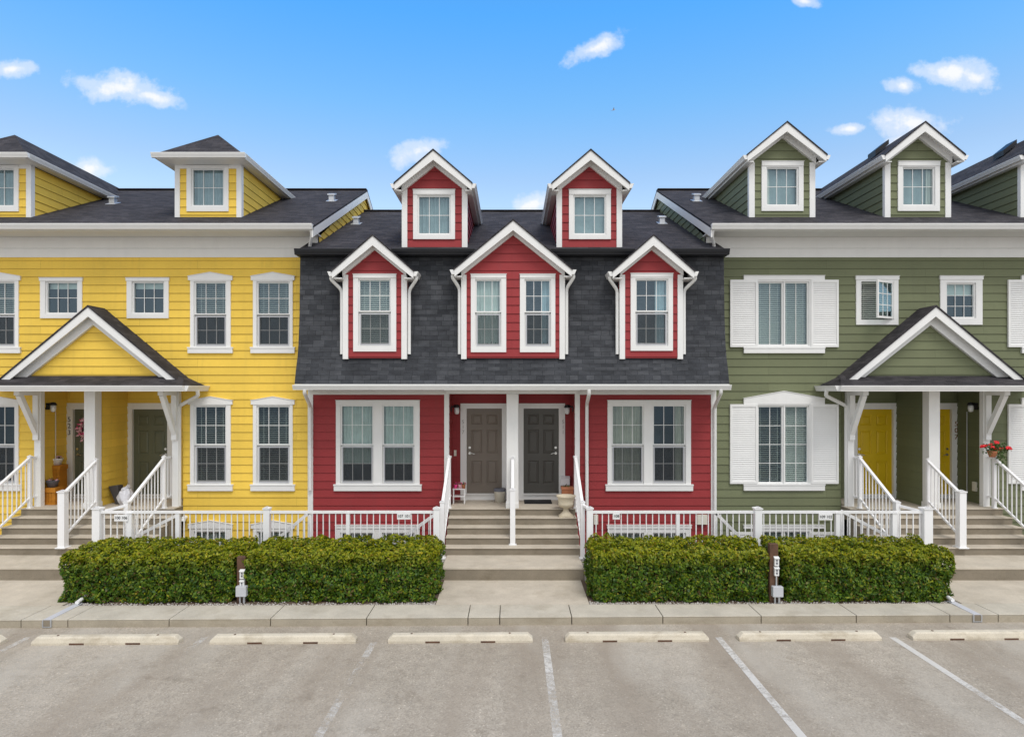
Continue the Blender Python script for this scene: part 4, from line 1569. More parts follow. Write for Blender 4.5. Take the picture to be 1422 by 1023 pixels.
# painted stall lines, worn
PL = (('left_a', -7.5, -7.54, 0.5, -7.6), ('b', -4.76, -4.8, 0.46, -5.9), ('c', -2.1, -2.24, 0.465, -14), ('d', 0.508, 0.5, 0.55, -14), ('e', 3.2, 3.24, 0.6, -14), ('f', 5.9, 5.97, 0.6, -14), ('g', 8.6, 8.7, 0.57, -14))
for nm, xa, xb, keep, yend in PL:
    b = MB()
    wl = 0.052
    b.face((xa - wl, -5.05, 0.004), (xa + wl, -5.05, 0.004), (xb + wl, yend, 0.004), (xb - wl, yend, 0.004))
    struct(b.build('stall_line', worn_paint_mat('worn_paint', keep)))

# ------------------------------------------------------------------ wheel stops
def wheel_stop(xc, yc, rot, label, proto=[]):
    if not proto:
        t = thing('wheel_stop', (0, 0, 0), label, 'wheel stop', 'concrete wheel stops in the parking stalls')
        b = MB()
        L, dpt, h = 1.1, 0.085, 0.115
        prf = [(-dpt, 0.0), (-dpt, 0.03), (-dpt + 0.02, h - 0.02), (-dpt + 0.04, h), (dpt - 0.04, h), (dpt - 0.02, h - 0.02), (dpt, 0.03), (dpt, 0.0)]
        n = len(prf)
        xs = [-L, -L + 0.07, L - 0.07, L]
        vs = []
        for i, x in enumerate(xs):
            for y, z in prf:
                if i in (0, 3):
                    z = min(z, 0.05)
                vs.append((x, y, z))
        fs = [(i * n + j, (i + 1) * n + j, (i + 1) * n + j + 1, i * n + j + 1) for i in range(3) for j in range(n - 1)]
        fs += [tuple(range(n)), tuple(reversed(range(3 * n, 4 * n)))]
        b.add(vs, fs)
        b.build('body', M['stop'], t, 0.006)
        for x in (-0.42, 0.42):
            q = MB(); q.box(x - 0.11, x + 0.11, -dpt - 0.003, -dpt + 0.02, 0.002, 0.028); q.build('drain_slot', M['wood'], t)
        for x in (-0.75, 0.75):
            q = MB(); q.lathe(x, 0, [(0.0, h + 0.004), (0.018, h + 0.004), (0.02, h - 0.01)], 10); q.build('anchor_pin', M['wood'], t)
        proto.append(t)
        o = t
    else:
        o = proto[0].copy()
        C.objects.link(o)
        for ch in proto[0].children:
            c = ch.copy()
            C.objects.link(c)
            c.parent = o
        o['label'] = label
    o.location = (xc, yc, 0)
    o.rotation_euler = (0, 0, rot)


STOPS = ((-6.136, 'pale wheel stop before the left end hedge, second stop from the left'),
         (-3.47, 'stained wheel stop in front of the hedge right of the left post'),
         (-0.785, 'wheel stop straight before the middle walkway'),
         (1.91, 'wheel stop before the hedge immediately right of the middle walkway'),
         (4.57, 'wheel stop in front of the right outlet post'),
         (7.25, 'rightmost wheel stop, cut off by the picture edge'),
         (-8.8, 'leftmost wheel stop, only its tip in the picture'))
for i, (x, lb) in enumerate(STOPS):
    wheel_stop(x, Y(9.93) + 0.014 * x, 0.014 + random.uniform(-0.004, 0.004), lb)

# ------------------------------------------------------------------ hedges
def hedge(x0, x1, y0, y1, z0, z1, label, seed, lean=(0.06, 0.06)):
    t = thing('hedge', ((x0 + x1) / 2, (y0 + y1) / 2, z0), label, 'hedge', 'clipped hedges along the kerb')
    r = np.random.default_rng(seed)
    L, D, H = x1 - x0, y1 - y0, z1 - z0
    areas = [L * H * 1.25, L * D, D * H, D * H, L * H * 0.35]
    tot = sum(areas)
    N = int(tot * 2700)
    face = r.choice(5, N, p=[q / tot for q in areas])
    a, b = r.random(N), r.random(N)
    depth = r.exponential(0.05, N)
    P = np.zeros((N, 3)); Nn = np.zeros((N, 3))
    for i, (ff) in enumerate(face):
        u, v = a[i], b[i]
        if ff == 0:
            p = Vector((x0 + L * u, y0, z0 + H * v)); n = Vector((0, -1, 0))
        elif ff == 1:
            p = Vector((x0 + L * u, y0 + D * v, z1)); n = Vector((0, 0, 1))
        elif ff == 2:
            p = Vector((x0, y0 + D * u, z0 + H * v)); n = Vector((-1, 0, 0))
        elif ff == 3:
            p = Vector((x1, y0 + D * u, z0 + H * v)); n = Vector((1, 0, 0))
        else:
            p = Vector((x0 + L * u, y1, z0 + H * v)); n = Vector((0, 1, 0))
        # round the long edges
        c = Vector((min(max(p.x, x0 + 0.16), x1 - 0.16), min(max(p.y, y0 + 0.16), y1 - 0.16), min(max(p.z, z0), z1 - 0.13)))
        dlt = p - c
        if dlt.length > 1e-5:
            n = dlt.normalized()
            rr = 0.16 if dlt.length > 0.16 else dlt.length
            p = c + n * min(dlt.length, 0.165)
        lump = noise.noise(p * 3.2 + Vector((seed * 3.1, 0, 0))) * 0.07 + noise.noise(p * 6.5 + Vector((0, seed, 0))) * 0.105
        # taper towards the ground
        low = max(0.0, 0.2 - (p.z - z0)) * 0.12
        p = p + n * (lump - depth[i] - (low if abs(n.z) < 0.5 else 0))
        if p.z < z0 + 0.01:
            p.z = z0 + 0.01 + 0.04 * r.random()
        P[i] = p; Nn[i] = n
    rnd = r.normal(0, 1, (N, 3))
    nor = Nn * 0.85 + rnd * 0.6
    nor[:, 2] += 0.35
    nor /= np.linalg.norm(nor, axis=1)[:, None]
    tg = np.cross(nor, r.normal(0, 1, (N, 3)))
    tg /= np.linalg.norm(tg, axis=1)[:, None]
    bt = np.cross(nor, tg)
    ln_ = r.uniform(0.02, 0.04, N)[:, None]
    wd = ln_ * r.uniform(0.42, 0.62, N)[:, None]
    V = np.stack([P - tg * ln_, P + bt * wd - nor * wd * 0.12 - tg * ln_ * 0.1, P + tg * ln_ - nor * ln_ * 0.25, P - bt * wd - nor * wd * 0.12 - tg * ln_ * 0.1], 1).reshape(-1, 3)
    V -= np.array(t.location)
    me = bpy.data.meshes.new('foliage')
    me.vertices.add(4 * N); me.loops.add(4 * N); me.polygons.add(N)
    me.vertices.foreach_set('co', V.ravel())
    me.loops.foreach_set('vertex_index', np.arange(4 * N, dtype=np.int32))
    me.polygons.foreach_set('loop_start', np.arange(0, 4 * N, 4, dtype=np.int32))
    me.update()
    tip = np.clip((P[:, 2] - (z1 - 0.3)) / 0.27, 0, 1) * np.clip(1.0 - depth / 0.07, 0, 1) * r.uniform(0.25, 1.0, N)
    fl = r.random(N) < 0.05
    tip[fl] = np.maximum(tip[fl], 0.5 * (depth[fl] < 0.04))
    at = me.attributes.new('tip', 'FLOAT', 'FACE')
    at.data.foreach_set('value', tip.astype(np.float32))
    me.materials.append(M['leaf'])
    o = bpy.data.objects.new('foliage', me)
    C.objects.link(o)
    o.parent = t
    # woody core
    k = MB()
    n1 = 24
    c0 = 0.15
    for j in range(int(L / 0.16)):
        x = x0 + 0.15 + (L - 0.3) * (j + 0.5) / int(L / 0.16)
        for q in range(4):
            y = y0 + 0.2 + (D - 0.4) * (q + 0.5) / 4
            k.tube([(x + r.uniform(-.03, .03), y, z0 - 0.03), (x + r.uniform(-.07, .07), y + r.uniform(-.08, .08), z0 + H * 0.45), (x + r.uniform(-.12, .12), y + r.uniform(-.12, .12), z1 - 0.1)], 0.01, 5, [0.014, 0.01, 0.004])
    k.blob(((x0 + x1) / 2, (y0 + y1) / 2, z0 + H * 0.5), (L * 0.5 - 0.17, D * 0.5 - 0.17, H * 0.5 - 0.1), seed, 0.0, 12) if False else None
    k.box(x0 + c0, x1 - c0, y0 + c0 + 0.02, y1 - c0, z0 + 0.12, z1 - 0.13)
    k.build('stems', M['twig'], t)
    return t


HY0, HY1 = Y(11.34), Y(12.6)
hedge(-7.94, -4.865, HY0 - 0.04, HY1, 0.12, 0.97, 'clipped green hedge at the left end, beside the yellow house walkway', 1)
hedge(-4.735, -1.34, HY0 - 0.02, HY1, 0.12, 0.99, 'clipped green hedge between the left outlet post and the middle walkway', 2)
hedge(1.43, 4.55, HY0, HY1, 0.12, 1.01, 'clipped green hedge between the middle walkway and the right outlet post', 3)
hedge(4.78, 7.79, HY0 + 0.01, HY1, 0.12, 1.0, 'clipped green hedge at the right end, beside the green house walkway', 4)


# ------------------------------------------------------------------ outlet posts
def outlet_post(x, y, top, label):
    t = thing('outlet_post', (x, y, 0.12), label, 'post', 'timber posts with car heater outlets')
    b = MB(); b.box(x - 0.075, x + 0.075, y, y + 0.1, 0.08, top)
    b.build('timber_post', M['wood'], t, 0.008)
    for z in (top - 0.37, top - 0.545):
        o = MB(); o.box(x - 0.005, x + 0.07, y - 0.045, y - 0.001, z, z + 0.14)
        o.prism([(x - 0.012, y - 0.06, z + 0.125), (x + 0.077, y - 0.06, z + 0.125), (x + 0.077, y - 0.001, z + 0.15), (x - 0.012, y - 0.001, z + 0.15)], (0, 0, 0.008))
        oo = o.build('outlet', M['lamp'], t)
        q = MB(); q.box(x + 0.018, x + 0.046, y - 0.049, y - 0.0455, z + 0.03, z + 0.065); q.box(x + 0.018, x + 0.046, y - 0.049, y - 0.0455, z + 0.08, z + 0.11)
        q.build('socket', M['grey'], oo)
    p = MB(); p.tube([(x + 0.03, y - 0.025, 0.4), (x + 0.03, y - 0.025, top - 0.53)], 0.014); p.build('conduit', M['galv'], t)
    bx = MB(); bx.box(x - 0.055, x + 0.125, y - 0.1, y - 0.002, 0.24, 0.42); bx.build('junction_box', M['boxgrey'], t, 0.008)
    lg = MB(); lg.tube([(x, y - 0.04, 0.08), (x, y - 0.04, 0.24)], 0.016); lg.tube([(x + 0.07, y - 0.04, 0.08), (x + 0.07, y - 0.04, 0.24)], 0.02)
    lg.build('conduit', M['galv'], t)


outlet_post(X(336, 11.4), Y(11.36), 0.91, 'brown timber outlet post sunk between the two left hedges')
outlet_post(X(1073, 11.4), Y(11.34), 1.14, 'brown timber outlet post standing between the two right hedges')


# ------------------------------------------------------------------ drain channels across the kerb
def drain(x, label):
    y0, y1 = kf(x) - 0.012, kb(x) + 0.1
    t = thing('drain_channel', (x, y0, 0.13), label, 'drain', 'metal drain channels crossing the kerb')
    b = MB()
    b.prism([(x - 0.06, y0, 0.135), (x + 0.06, y0, 0.135), (x + 0.06, y1, 0.142), (x - 0.06, y1, 0.142)], (0, 0, -0.008))
    b.build('cover_plate', M['boxgrey'], t)
    o = MB(); o.box(x - 0.054, x + 0.054, y0 + 0.0, y0 + 0.01, 0.026, 0.125)
    o.build('mouth', M['riser'], t)
    f = MB()
    q = [(x - 0.075, 0.126), (x - 0.075, 0.01), (x + 0.075, 0.01), (x + 0.075, 0.126), (x + 0.055, 0.126), (x + 0.055, 0.024), (x - 0.055, 0.024), (x - 0.055, 0.126)]
    f.prism([(u, y0 - 0.006, v) for u, v in q], (0, 0.018, 0))
    f.build('rim', M['galv'], t)
    p = MB(); p.tube([(x + (0.02 if x < 0 else -0.02), y1 - 0.1, 0.18), (x, y1 + 0.12, 0.2), (x, y1 + 0.3, 0.24)], 0.032, 10); p.build('pipe', M['rail'], t)


drain(-7.5, 'metal drain channel crossing the kerb left of the hedges')
drain(7.68, 'metal drain channel crossing the kerb right of the hedges')

# ------------------------------------------------------------------ things on the porches
def flowers(mb, leaf, cx, cy, cz, r, n, seed, size=0.028):
    q = random.Random(seed)
    for _ in range(n):
        a, e = q.uniform(0, 6.28), q.uniform(0.1, 1.0)
        p = Vector((cx + r * math.cos(a) * (1 - e * 0.4), cy + r * math.sin(a) * (1 - e * 0.4), cz + r * e * 0.7))
        for k in range(5):
            b = k * 1.2566 + q.random()
            d = Vector((math.cos(b), math.sin(b) * 0.6, q.uniform(-0.2, 0.7))).normalized()
            s = d.cross(Vector((0, -1, 0.3))).normalized()
            mb.add([p, p + d * size * 0.6 + s * size * 0.45, p + d * size * 1.2, p + d * size * 0.6 - s * size * 0.45], [(0, 1, 2, 3)])
    for _ in range(n * 5):
        a, e = q.uniform(0, 6.28), q.uniform(-0.3, 0.8)
        p = Vector((cx + r * math.cos(a) * q.random(), cy + r * math.sin(a) * q.random(), cz + r * e * 0.6))
        d = Vector((q.gauss(0, 1), q.gauss(0, 1), q.gauss(0.3, 0.6))).normalized()
        s = d.cross(Vector((q.gauss(0, 1), q.gauss(0, 1), 1))).normalized()
        leaf.add([p, p + d * 0.03 + s * 0.012, p + d * 0.06, p + d * 0.03 - s * 0.012], [(0, 1, 2, 3)])


# urn on the second step
ux, uy, uz = X(786, 14.55), Y(14.57), 0.37 + RISE * 4
t = thing('urn', (ux, uy, uz), 'cream stone urn on the step before the charcoal door', 'planter')
b = MB()
b.box(ux - 0.16, ux + 0.16, uy - 0.14, uy + 0.14, uz, uz + 0.03)
b.lathe(ux, uy, [(0.15, uz + 0.03), (0.13, uz + 0.06), (0.07, uz + 0.12), (0.055, uz + 0.17), (0.075, uz + 0.2), (0.14, uz + 0.22), (0.17, uz + 0.27), (0.175, uz + 0.3), (0.168, uz + 0.31), (0.185, uz + 0.42), (0.215, uz + 0.45), (0.22, uz + 0.475), (0.19, uz + 0.475), (0.16, uz + 0.42), (0.0, uz + 0.41)], 28)
b.build('bowl', M['urn'], t)
# terracotta pot and shelf pieces behind it
px_, py_ = X(788, 15.0), Y(15.05)
t = thing('flower_pot', (px_, py_, FLOOR), 'square orange clay pot standing behind the stone urn', 'plant pot')
b = MB(); b.prism([(px_ - 0.13, py_ - 0.1, FLOOR), (px_ + 0.13, py_ - 0.1, FLOOR), (px_ + 0.13, py_ + 0.1, FLOOR), (px_ - 0.13, py_ + 0.1, FLOOR)], (0, 0, 0.38))
b.box(px_ - 0.145, px_ + 0.145, py_ - 0.115, py_ + 0.115, FLOOR + 0.38, FLOOR + 0.44)
b.build('pot', M['terra'], t, 0.01)
b = MB(); lf = MB(); flowers(b, lf, px_ - 0.02, py_, FLOOR + 0.44, 0.08, 2, 4); lf.build('leaves', M['plant'], t)
# white mailbox on the wall between door and corner
mx = X(785, 15.7)
t = thing('letter_box', (mx, 0.66, 1.55), 'small white letter box hanging above the orange clay pot', 'mailbox')
b = MB(); b.box(mx - 0.11, mx + 0.11, 0.62, 0.715, 1.52, 1.68)
b.prism([(mx - 0.115, 0.6, 1.68), (mx + 0.115, 0.6, 1.68), (mx + 0.115, 0.715, 1.72), (mx - 0.115, 0.715, 1.72)], (0, 0, 0.01))
b.build('box', M['rail'], t)
b = MB(); b.box(mx - 0.11, mx + 0.1, 0.63, 0.712, 1.49, 1.5); b.build('paper_holder', M['steel'], t)
# doormat
t = MB(); mx0 = X(752, 15.6); t.box(X(728, 15.5), X(766, 15.5), 0.2, 0.68, FLOOR, FLOOR + 0.022)
tag(t.build('doormat', M['mat'], None, 0.004), 'black doormat lying before the charcoal door', 'doormat')
# bucket
bx, by = X(694, 15.45), 0.42
t = thing('bucket', (bx, by, FLOOR), 'white bucket with a dark lid in front of the taupe door', 'bucket')
b = MB(); b.lathe(bx, by, [(0.0, FLOOR + 0.005), (0.115, FLOOR), (0.135, FLOOR + 0.27), (0.142, FLOOR + 0.275), (0.142, FLOOR + 0.295), (0.13, FLOOR + 0.295)], 28); b.build('pail', M['cream'], t)
b = MB(); b.lathe(bx, by, [(0.147, FLOOR + 0.27), (0.147, FLOOR + 0.32), (0.13, FLOOR + 0.335), (0.0, FLOOR + 0.335)], 28); b.build('lid', M['grey'], t)
b = MB(); b.tube([(bx + 0.143, by, FLOOR + 0.25), (bx + 0.165, by - 0.06, FLOOR + 0.16), (bx + 0.15, by - 0.1, FLOOR + 0.05)], 0.006, 6); b.build('handle', M['grey'], t)
# white plant stand with pink pots
sx, sy = X(637.5, 15.35), 0.3
t = thing('plant_stand', (sx, sy, FLOOR), 'small white metal plant stand left of the taupe door', 'stand')
b = MB()
for q in (-1, 1):
    for v in (-1, 1):
        b.box(sx + q * 0.13 - 0.009, sx + q * 0.13 + 0.009, sy + v * 0.11 - 0.009, sy + v * 0.11 + 0.009, FLOOR, FLOOR + 0.34)
b.build('legs', M['rail'], t)
for z in (0.17, 0.34):
    b = MB(); b.box(sx - 0.145, sx + 0.145, sy - 0.125, sy + 0.125, FLOOR + z, FLOOR + z + 0.014); b.build('shelf', M['rail'], t)
for dx, m, lb in ((-0.085, 'petalpink', 'hot pink pot on the left of the white plant stand'), (0.02, 'palepink', 'lilac pot in the middle of the white plant stand'), (0.105, 'terra', 'brown clay pot on the right of the white plant stand')):
    t = thing('flower_pot', (sx + dx, sy - 0.03, FLOOR + 0.354), lb, 'plant pot')
    z = FLOOR + 0.354
    b = MB(); b.lathe(sx + dx, sy - 0.03, [(0.0, z), (0.034, z), (0.046, z + 0.085), (0.048, z + 0.1), (0.04, z + 0.1), (0.0, z + 0.09)], 16); b.build('pot', M[m], t)
    b = MB(); lf = MB(); flowers(b, lf, sx + dx, sy - 0.03, z + 0.1, 0.05, 3, int(dx * 100), 0.02); b.build('blossoms', M['petalpink'], t); lf.build('leaves', M['plant'], t)

# orange crates on the yellow porch
def crate(px, py, w, d, h, label):
    t = thing('wooden_planter', (px, py, FLOOR), label, 'planter', 'orange wooden planters on the yellow porch')
    b = MB()
    n = 4
    for i in range(n):
        a = px - w / 2 + w * i / n
        b.box(a + 0.003, a + w / n - 0.003, py - d / 2, py - d / 2 + 0.018, FLOOR + 0.02, FLOOR + h - 0.02)
    b.box(px - w / 2 + 0.004, px + w / 2 - 0.004, py - d / 2 + 0.019, py + d / 2, FLOOR + 0.001, FLOOR + h - 0.021)
    b.build('boards', M['crate'], t)
    e = 0.02
    for z0, z1, nm in ((FLOOR, FLOOR + 0.055, 'base_board'), (FLOOR + h - 0.09, FLOOR + h, 'rim')):
        b = MB()
        b.box(px - w / 2 - e, px + w / 2 + e, py - d / 2 - e, py - d / 2 - 0.001, z0, z1)
        for s in (-1, 1):
            b.box(px + s * (w / 2 + 0.001), px + s * (w / 2 + e), py - d / 2, py + d / 2, z0, z1)
        if nm == 'rim':
            b.box(px - w / 2 - e, px + w / 2 + e, py - d / 2 - e, py + d / 2, FLOOR + h, FLOOR + h + 0.014)
        b.build(nm, M['crate'], t)


crate(X(74.5, 15.35), 0.22, 0.3, 0.28, 0.38, 'short orange wooden planter in front of the taller one')
crate(X(80.5, 15.75), 0.62, 0.3, 0.28, 0.86, 'tall orange wooden planter by the olive door')
for px, py, zz, m, r, lb in ((X(72, 15.3), 0.22, FLOOR + 0.396, 'grey', 0.13, 'dark slate flower pot on the short orange planter'), (X(80, 15.75), 0.62, FLOOR + 0.876, 'rail', 0.13, 'white flower pot on the tall orange planter')):
    t = thing('flower_pot', (px, py, zz), lb, 'plant pot')
    b = MB(); b.lathe(px, py, [(0.0, zz), (r * 0.72, zz), (r, zz + 0.13), (r * 1.08, zz + 0.14), (r * 1.08, zz + 0.155), (r * 0.9, zz + 0.15), (0, zz + 0.13)], 22); b.build('pot', M[m], t)
    b = MB(); lf = MB(); flowers(b, lf, px, py, zz + 0.15, 0.1, 4, int(zz * 10)); b.build('blossoms', M['palepink'], t); lf.build('leaves', M['bagdark'], t)

# bags on the yellow porch
bx, by = X(158, 15.2), 0.15
t = thing('bag', (bx, by, FLOOR), 'dark bag slumped against the yellow wall beside the pale bag', 'bag')
b = MB(); b.prism([(bx - 0.17, by, FLOOR + 0.42), (bx + 0.06, by, FLOOR + 0.46), (bx + 0.13, by - 0.02, FLOOR), (bx + 0.02, by - 0.02, FLOOR)], (0.0, 0.22, -0.02))
b.build('sack', M['bagdark'], t, 0.02)
bx, by = X(173, 15.0), -0.05
t = thing('bag', (bx, by, FLOOR), 'pale grey plastic bag stuffed full beside the olive door', 'bag')
b = MB(); b.blob((bx, by, FLOOR + 0.2), (0.16, 0.15, 0.21), 5, 0.5, 14); b.tube([(bx - 0.02, by, FLOOR + 0.38), (bx + 0.02, by, FLOOR + 0.43), (bx + 0.07, by, FLOOR + 0.46)], 0.03, 8, [0.06, 0.03, 0.05])
b.build('sack', M['bagpale'], t)
# wreath on the left olive door
wx, wz = X(118, 16.0), Z(597, 16.0)
t = thing('wreath', (wx, 0.98, wz), 'pink flower wreath hanging on the left olive door', 'wreath')
b = MB(); lf = MB(); q = random.Random(3)
for i in range(120):
    a = q.uniform(0, 6.28)
    p = Vector((wx + 0.17 * math.cos(a) + q.gauss(0, 0.03), 1.0 + q.uniform(-0.05, 0.02), wz + 0.24 * math.sin(a) + q.gauss(0, 0.04)))
    d = Vector((q.gauss(0, 1), -0.4, q.gauss(0, 1))).normalized(); s = d.cross(Vector((0, 1, 0.2))).normalized()
    sz = q.uniform(0.03, 0.06)
    (b if i % 3 else lf).add([p, p + d * sz + s * sz * 0.5, p + d * sz * 2, p + d * sz - s * sz * 0.5], [(0, 1, 2, 3)])
b.build('blossoms', M['palepink'], t)
lf.build('leaves', M['petalpink'], t)
b = MB()
b.tube([(wx + 0.17 * math.cos(i * 0.3142), 1.02, wz + 0.24 * math.sin(i * 0.3142)) for i in range(21)], 0.02, 6); b.build('ring', M['wood'], t)
# red flowers on the green porch rail
fx, fy, fz = X(1382, 14.6), Y(14.62), ZT + 0.015
t = thing('flower_basket', (fx, fy, fz), 'terracotta basket of red flowers on the right porch railing', 'flower pot')
b = MB(); b.lathe(fx - 0.05, fy, [(0.0, fz - 0.0), (0.06, fz), (0.1, fz + 0.12), (0.105, fz + 0.14), (0.09, fz + 0.14), (0, fz + 0.12)], 18); b.build('pot', M['terra'], t)
lf = MB(); b = MB()
for dx, dz, n, r in ((-0.2, 0.22, 9, 0.1), (-0.02, 0.14, 5, 0.07), (0.2, 0.16, 9, 0.1), (0.06, 0.28, 2, 0.08)):
    flowers(b, lf, fx + dx, fy - 0.05, fz + dz, r, n, int(dx * 100 + 30), 0.05)
flowers(b, lf, fx + 0.12, fy, fz + 0.0, 0.1, 0, 9)
q = random.Random(8)
for i in range(260):
    p = Vector((fx + q.gauss(0.02, 0.12), fy + q.gauss(0, 0.06), fz + q.uniform(-0.2 if i % 3 == 0 else 0.08, 0.3)))
    if p.z < fz + 0.1:
        p.x = fx + q.uniform(0.08, 0.2)
    d = Vector((q.gauss(0, 1), q.gauss(0, 1), q.gauss(0, 0.7))).normalized(); s = d.cross(Vector((0.2, 1, 0.2))).normalized()
    lf.add([p, p + d * 0.03 + s * 0.016, p + d * 0.06, p + d * 0.03 - s * 0.016], [(0, 1, 2, 3)])
b.build('blossoms', M['petalred'], t)
lf.build('leaves', M['plant'], t)

# a bird far off
bd_ = 85.0
bx, by, bz = X(852, bd_), Y(bd_), Z(153, bd_)
b = MB()
b.tube([(bx - 0.22, by, bz - 0.05), (bx - 0.1, by, bz), (bx + 0.1, by, bz + 0.04), (bx + 0.24, by, bz + 0.06)], 0.05, 8, [0.015, 0.06, 0.065, 0.02])
b.add([(bx - 0.08, by, bz + 0.03), (bx + 0.1, by, bz + 0.05), (bx + 0.02, by - 0.4, bz + 0.16), (bx - 0.06, by - 0.38, bz + 0.15)], [(0, 1, 2, 3)])
b.add([(bx - 0.08, by, bz + 0.03), (bx + 0.1, by, bz + 0.05), (bx + 0.05, by + 0.4, bz + 0.12), (bx - 0.03, by + 0.38, bz + 0.11)], [(0, 1, 2, 3)])
b.add([(bx - 0.2, by - 0.04, bz - 0.04), (bx - 0.2, by + 0.04, bz - 0.04), (bx - 0.36, by + 0.06, bz - 0.09), (bx - 0.36, by - 0.06, bz - 0.09)], [(0, 1, 2, 3)])
tag(b.build('bird', M['boxgrey']), 'tiny dark bird flying high above the roofs', 'bird')  # pale grey puts distance haze into the bird's colour

# ------------------------------------------------------------------ sky, sun
SUN_EL, SUN_AZ = R(58), R(156)          # behind the camera, a little to its left
W = bpy.data.worlds.new('World')
S.world = W
W.use_nodes = True
nt = W.node_tree
nt.nodes.clear()
out = nt.nodes.new('ShaderNodeOutputWorld')
bg = nt.nodes.new('ShaderNodeBackground')
SKY = 0.15
bg.inputs[1].default_value = SKY
ln(nt, bg.outputs[0], out.inputs[0])
sky = nt.nodes.new('ShaderNodeTexSky')
sky.sky_type = 'NISHITA'
sky.sun_disc = False
sky.sun_elevation = SUN_EL
sky.sun_rotation = SUN_AZ
sky.altitude = 1000
sky.air_density = 1.0
sky.dust_density = 0.4
sky.ozone_density = 2.0
tc = nt.nodes.new('ShaderNodeTexCoord')
sep = nt.nodes.new('ShaderNodeSeparateXYZ')
ln(nt, tc.outputs['Generated'], sep.inputs[0])


def mth(op, a, b=None, c=None, clampit=False):
    n = nt.nodes.new('ShaderNodeMath')
    n.operation = op
    n.use_clamp = clampit
    for i, v in enumerate((a, b, c)):
        if v is None:
            continue
        if hasattr(v, 'node'):
            ln(nt, v, n.inputs[i])
        else:
            n.inputs[i].default_value = v
    return n.outputs[0]


sx_, sy_, sz_ = sep.outputs
yc = mth('MAXIMUM', sy_, 0.05)
comb = nt.nodes.new('ShaderNodeCombineXYZ')
ln(nt, mth('DIVIDE', sx_, yc), comb.inputs[0])
ln(nt, mth('DIVIDE', sz_, yc), comb.inputs[1])
cv = comb.outputs[0]
n1 = nd(nt, 'ShaderNodeTexNoise', Scale=30.0, Detail=8.0, Roughness=0.6)
ln(nt, cv, n1.inputs['Vector'])
nz = mth('MULTIPLY', mth('SUBTRACT', n1.outputs[0], 0.5), 1.7)
CLOUDS = ((164, 122, 76, 27, 5), (215, 136, 54, 15, 12), (15, 97, 48, 15, -4), (122, 234, 42, 18, 4), (578, 212, 44, 22, -14), (738, 285, 38, 20, -10), (830, 66, 56, 18, -24),
          (1318, 100, 62, 22, 2), (1352, 105, 40, 30, 10), (1253, 118, 28, 15, 4), (1262, 172, 66, 26, 4), (1178, 180, 32, 10, -4), (1250, 196, 30, 12, -20), (1118, 2, 26, 10, 10))
best = None
for px, py, rx, ry, rot in CLOUDS:
    m = nt.nodes.new('ShaderNodeMapping')
    m.vector_type = 'TEXTURE'
    m.inputs['Location'].default_value = ((px - CX) / F, (HY - py) / F, 0)
    m.inputs['Rotation'].default_value = (0, 0, R(-rot))
    m.inputs['Scale'].default_value = (rx / F, ry / F, 1)
    ln(nt, cv, m.inputs[0])
    le = nt.nodes.new('ShaderNodeVectorMath')
    le.operation = 'LENGTH'
    ln(nt, m.outputs[0], le.inputs[0])
    v = mth('SUBTRACT', 1.0, le.outputs['Value'])
    best = v if best is None else mth('MAXIMUM', best, v)
dens = mth('ADD', best, nz)
cm = ramp(nt, dens, [(0.0, 0.0), (0.5, 0.45), (1.0, 0.92)], 'EASE')
cm = mth('MULTIPLY', cm, mth('GREATER_THAN', sy_, 0.06))
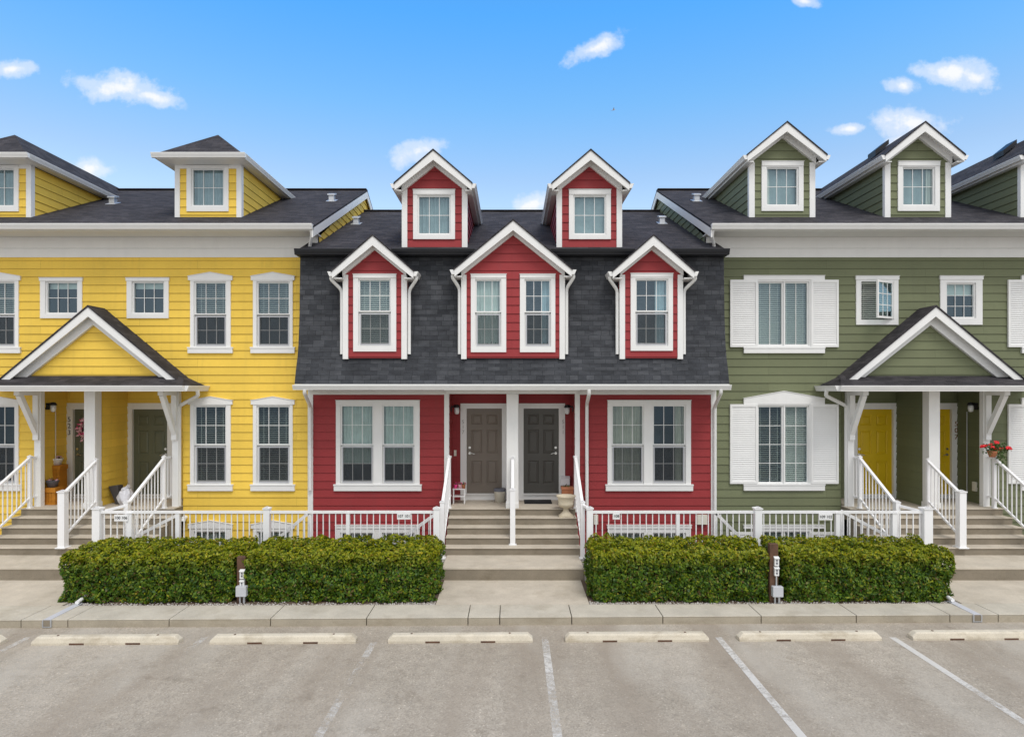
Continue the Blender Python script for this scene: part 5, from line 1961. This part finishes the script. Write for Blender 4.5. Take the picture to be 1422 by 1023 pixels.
# broken high cloud overhead and behind the viewer
n2 = nd(nt, 'ShaderNodeTexNoise', Scale=2.2, Detail=6.0, Roughness=0.6)
ln(nt, tc.outputs['Generated'], n2.inputs['Vector'])
over = mth('SUBTRACT', mth('MULTIPLY', sz_, 0.55), mth('MULTIPLY', sy_, 1.0))
over = mth('ADD', over, mth('MULTIPLY', mth('SUBTRACT', n2.outputs[0], 0.5), 0.8))
om = ramp(nt, over, [(0.0, 0.0), (0.35, 0.92)], 'EASE')
allm = mth('MAXIMUM', cm, om)
hs = nd(nt, 'ShaderNodeHueSaturation', Saturation=1.0, Value=1.0)
ln(nt, sky.outputs[0], hs.inputs['Color'])
grade = ramp(nt, sz_, [(0.22, (0.52, 0.44, 0.36)), (0.306, (0.425, 0.415, 0.375)), (0.397, (0.29, 0.44, 0.46)), (0.5, (0.18, 0.445, 0.56)), (0.7, (0.17, 0.4, 0.56))])
g3 = nt.nodes.new('ShaderNodeVectorMath')
g3.operation = 'SCALE'
g3.inputs['Scale'].default_value = 3.45
ln(nt, grade, g3.inputs[0])
skyc = mix(nt, 1.0, hs.outputs[0], g3.outputs[0], 'MULTIPLY')
CLW, CLB = 5.7, 6.0
col = mix(nt, cm, skyc, (CLW, CLW, CLW * 1.02))
col = mix(nt, om, col, (CLB, CLB, CLB))
ln(nt, col, bg.inputs[0])

sun = bpy.data.lights.new('sun', 'SUN')
sun.energy = 1.5
sun.angle = R(25)
sun.color = (1.0, 0.955, 0.89)
so = bpy.data.objects.new('sun', sun)
C.objects.link(so)
# direction towards the sun, same azimuth convention as the sky texture (clockwise from +Y)
dv = Vector((math.sin(SUN_AZ) * math.cos(SUN_EL), math.cos(SUN_AZ) * math.cos(SUN_EL), math.sin(SUN_EL)))
so.rotation_euler = dv.to_track_quat('Z', 'Y').to_euler()

# ------------------------------------------------------------------ camera and render
cam = bpy.data.cameras.new('camera')
cam.sensor_width = 36.0
cam.lens = F / 1422 * 36.0
cam.shift_y = (HY - 511.5) / 1422
cam.shift_x = (711 - CX) / 1422
cam.clip_end = 2000
co = bpy.data.objects.new('camera', cam)
C.objects.link(co)
co.location = (0, -DW, HC)
co.rotation_euler = (math.pi / 2, 0, 0)
S.camera = co
S.view_settings.view_transform = 'Standard'
S.view_settings.look = 'None'
S.view_settings.exposure = 0.25
S.view_settings.gamma = 1.0
S.render.engine = 'CYCLES'
S.cycles.use_denoising = True
S.cycles.max_bounces = 8
S.cycles.transparent_max_bounces = 12
S.cycles.sample_clamp_indirect = 6
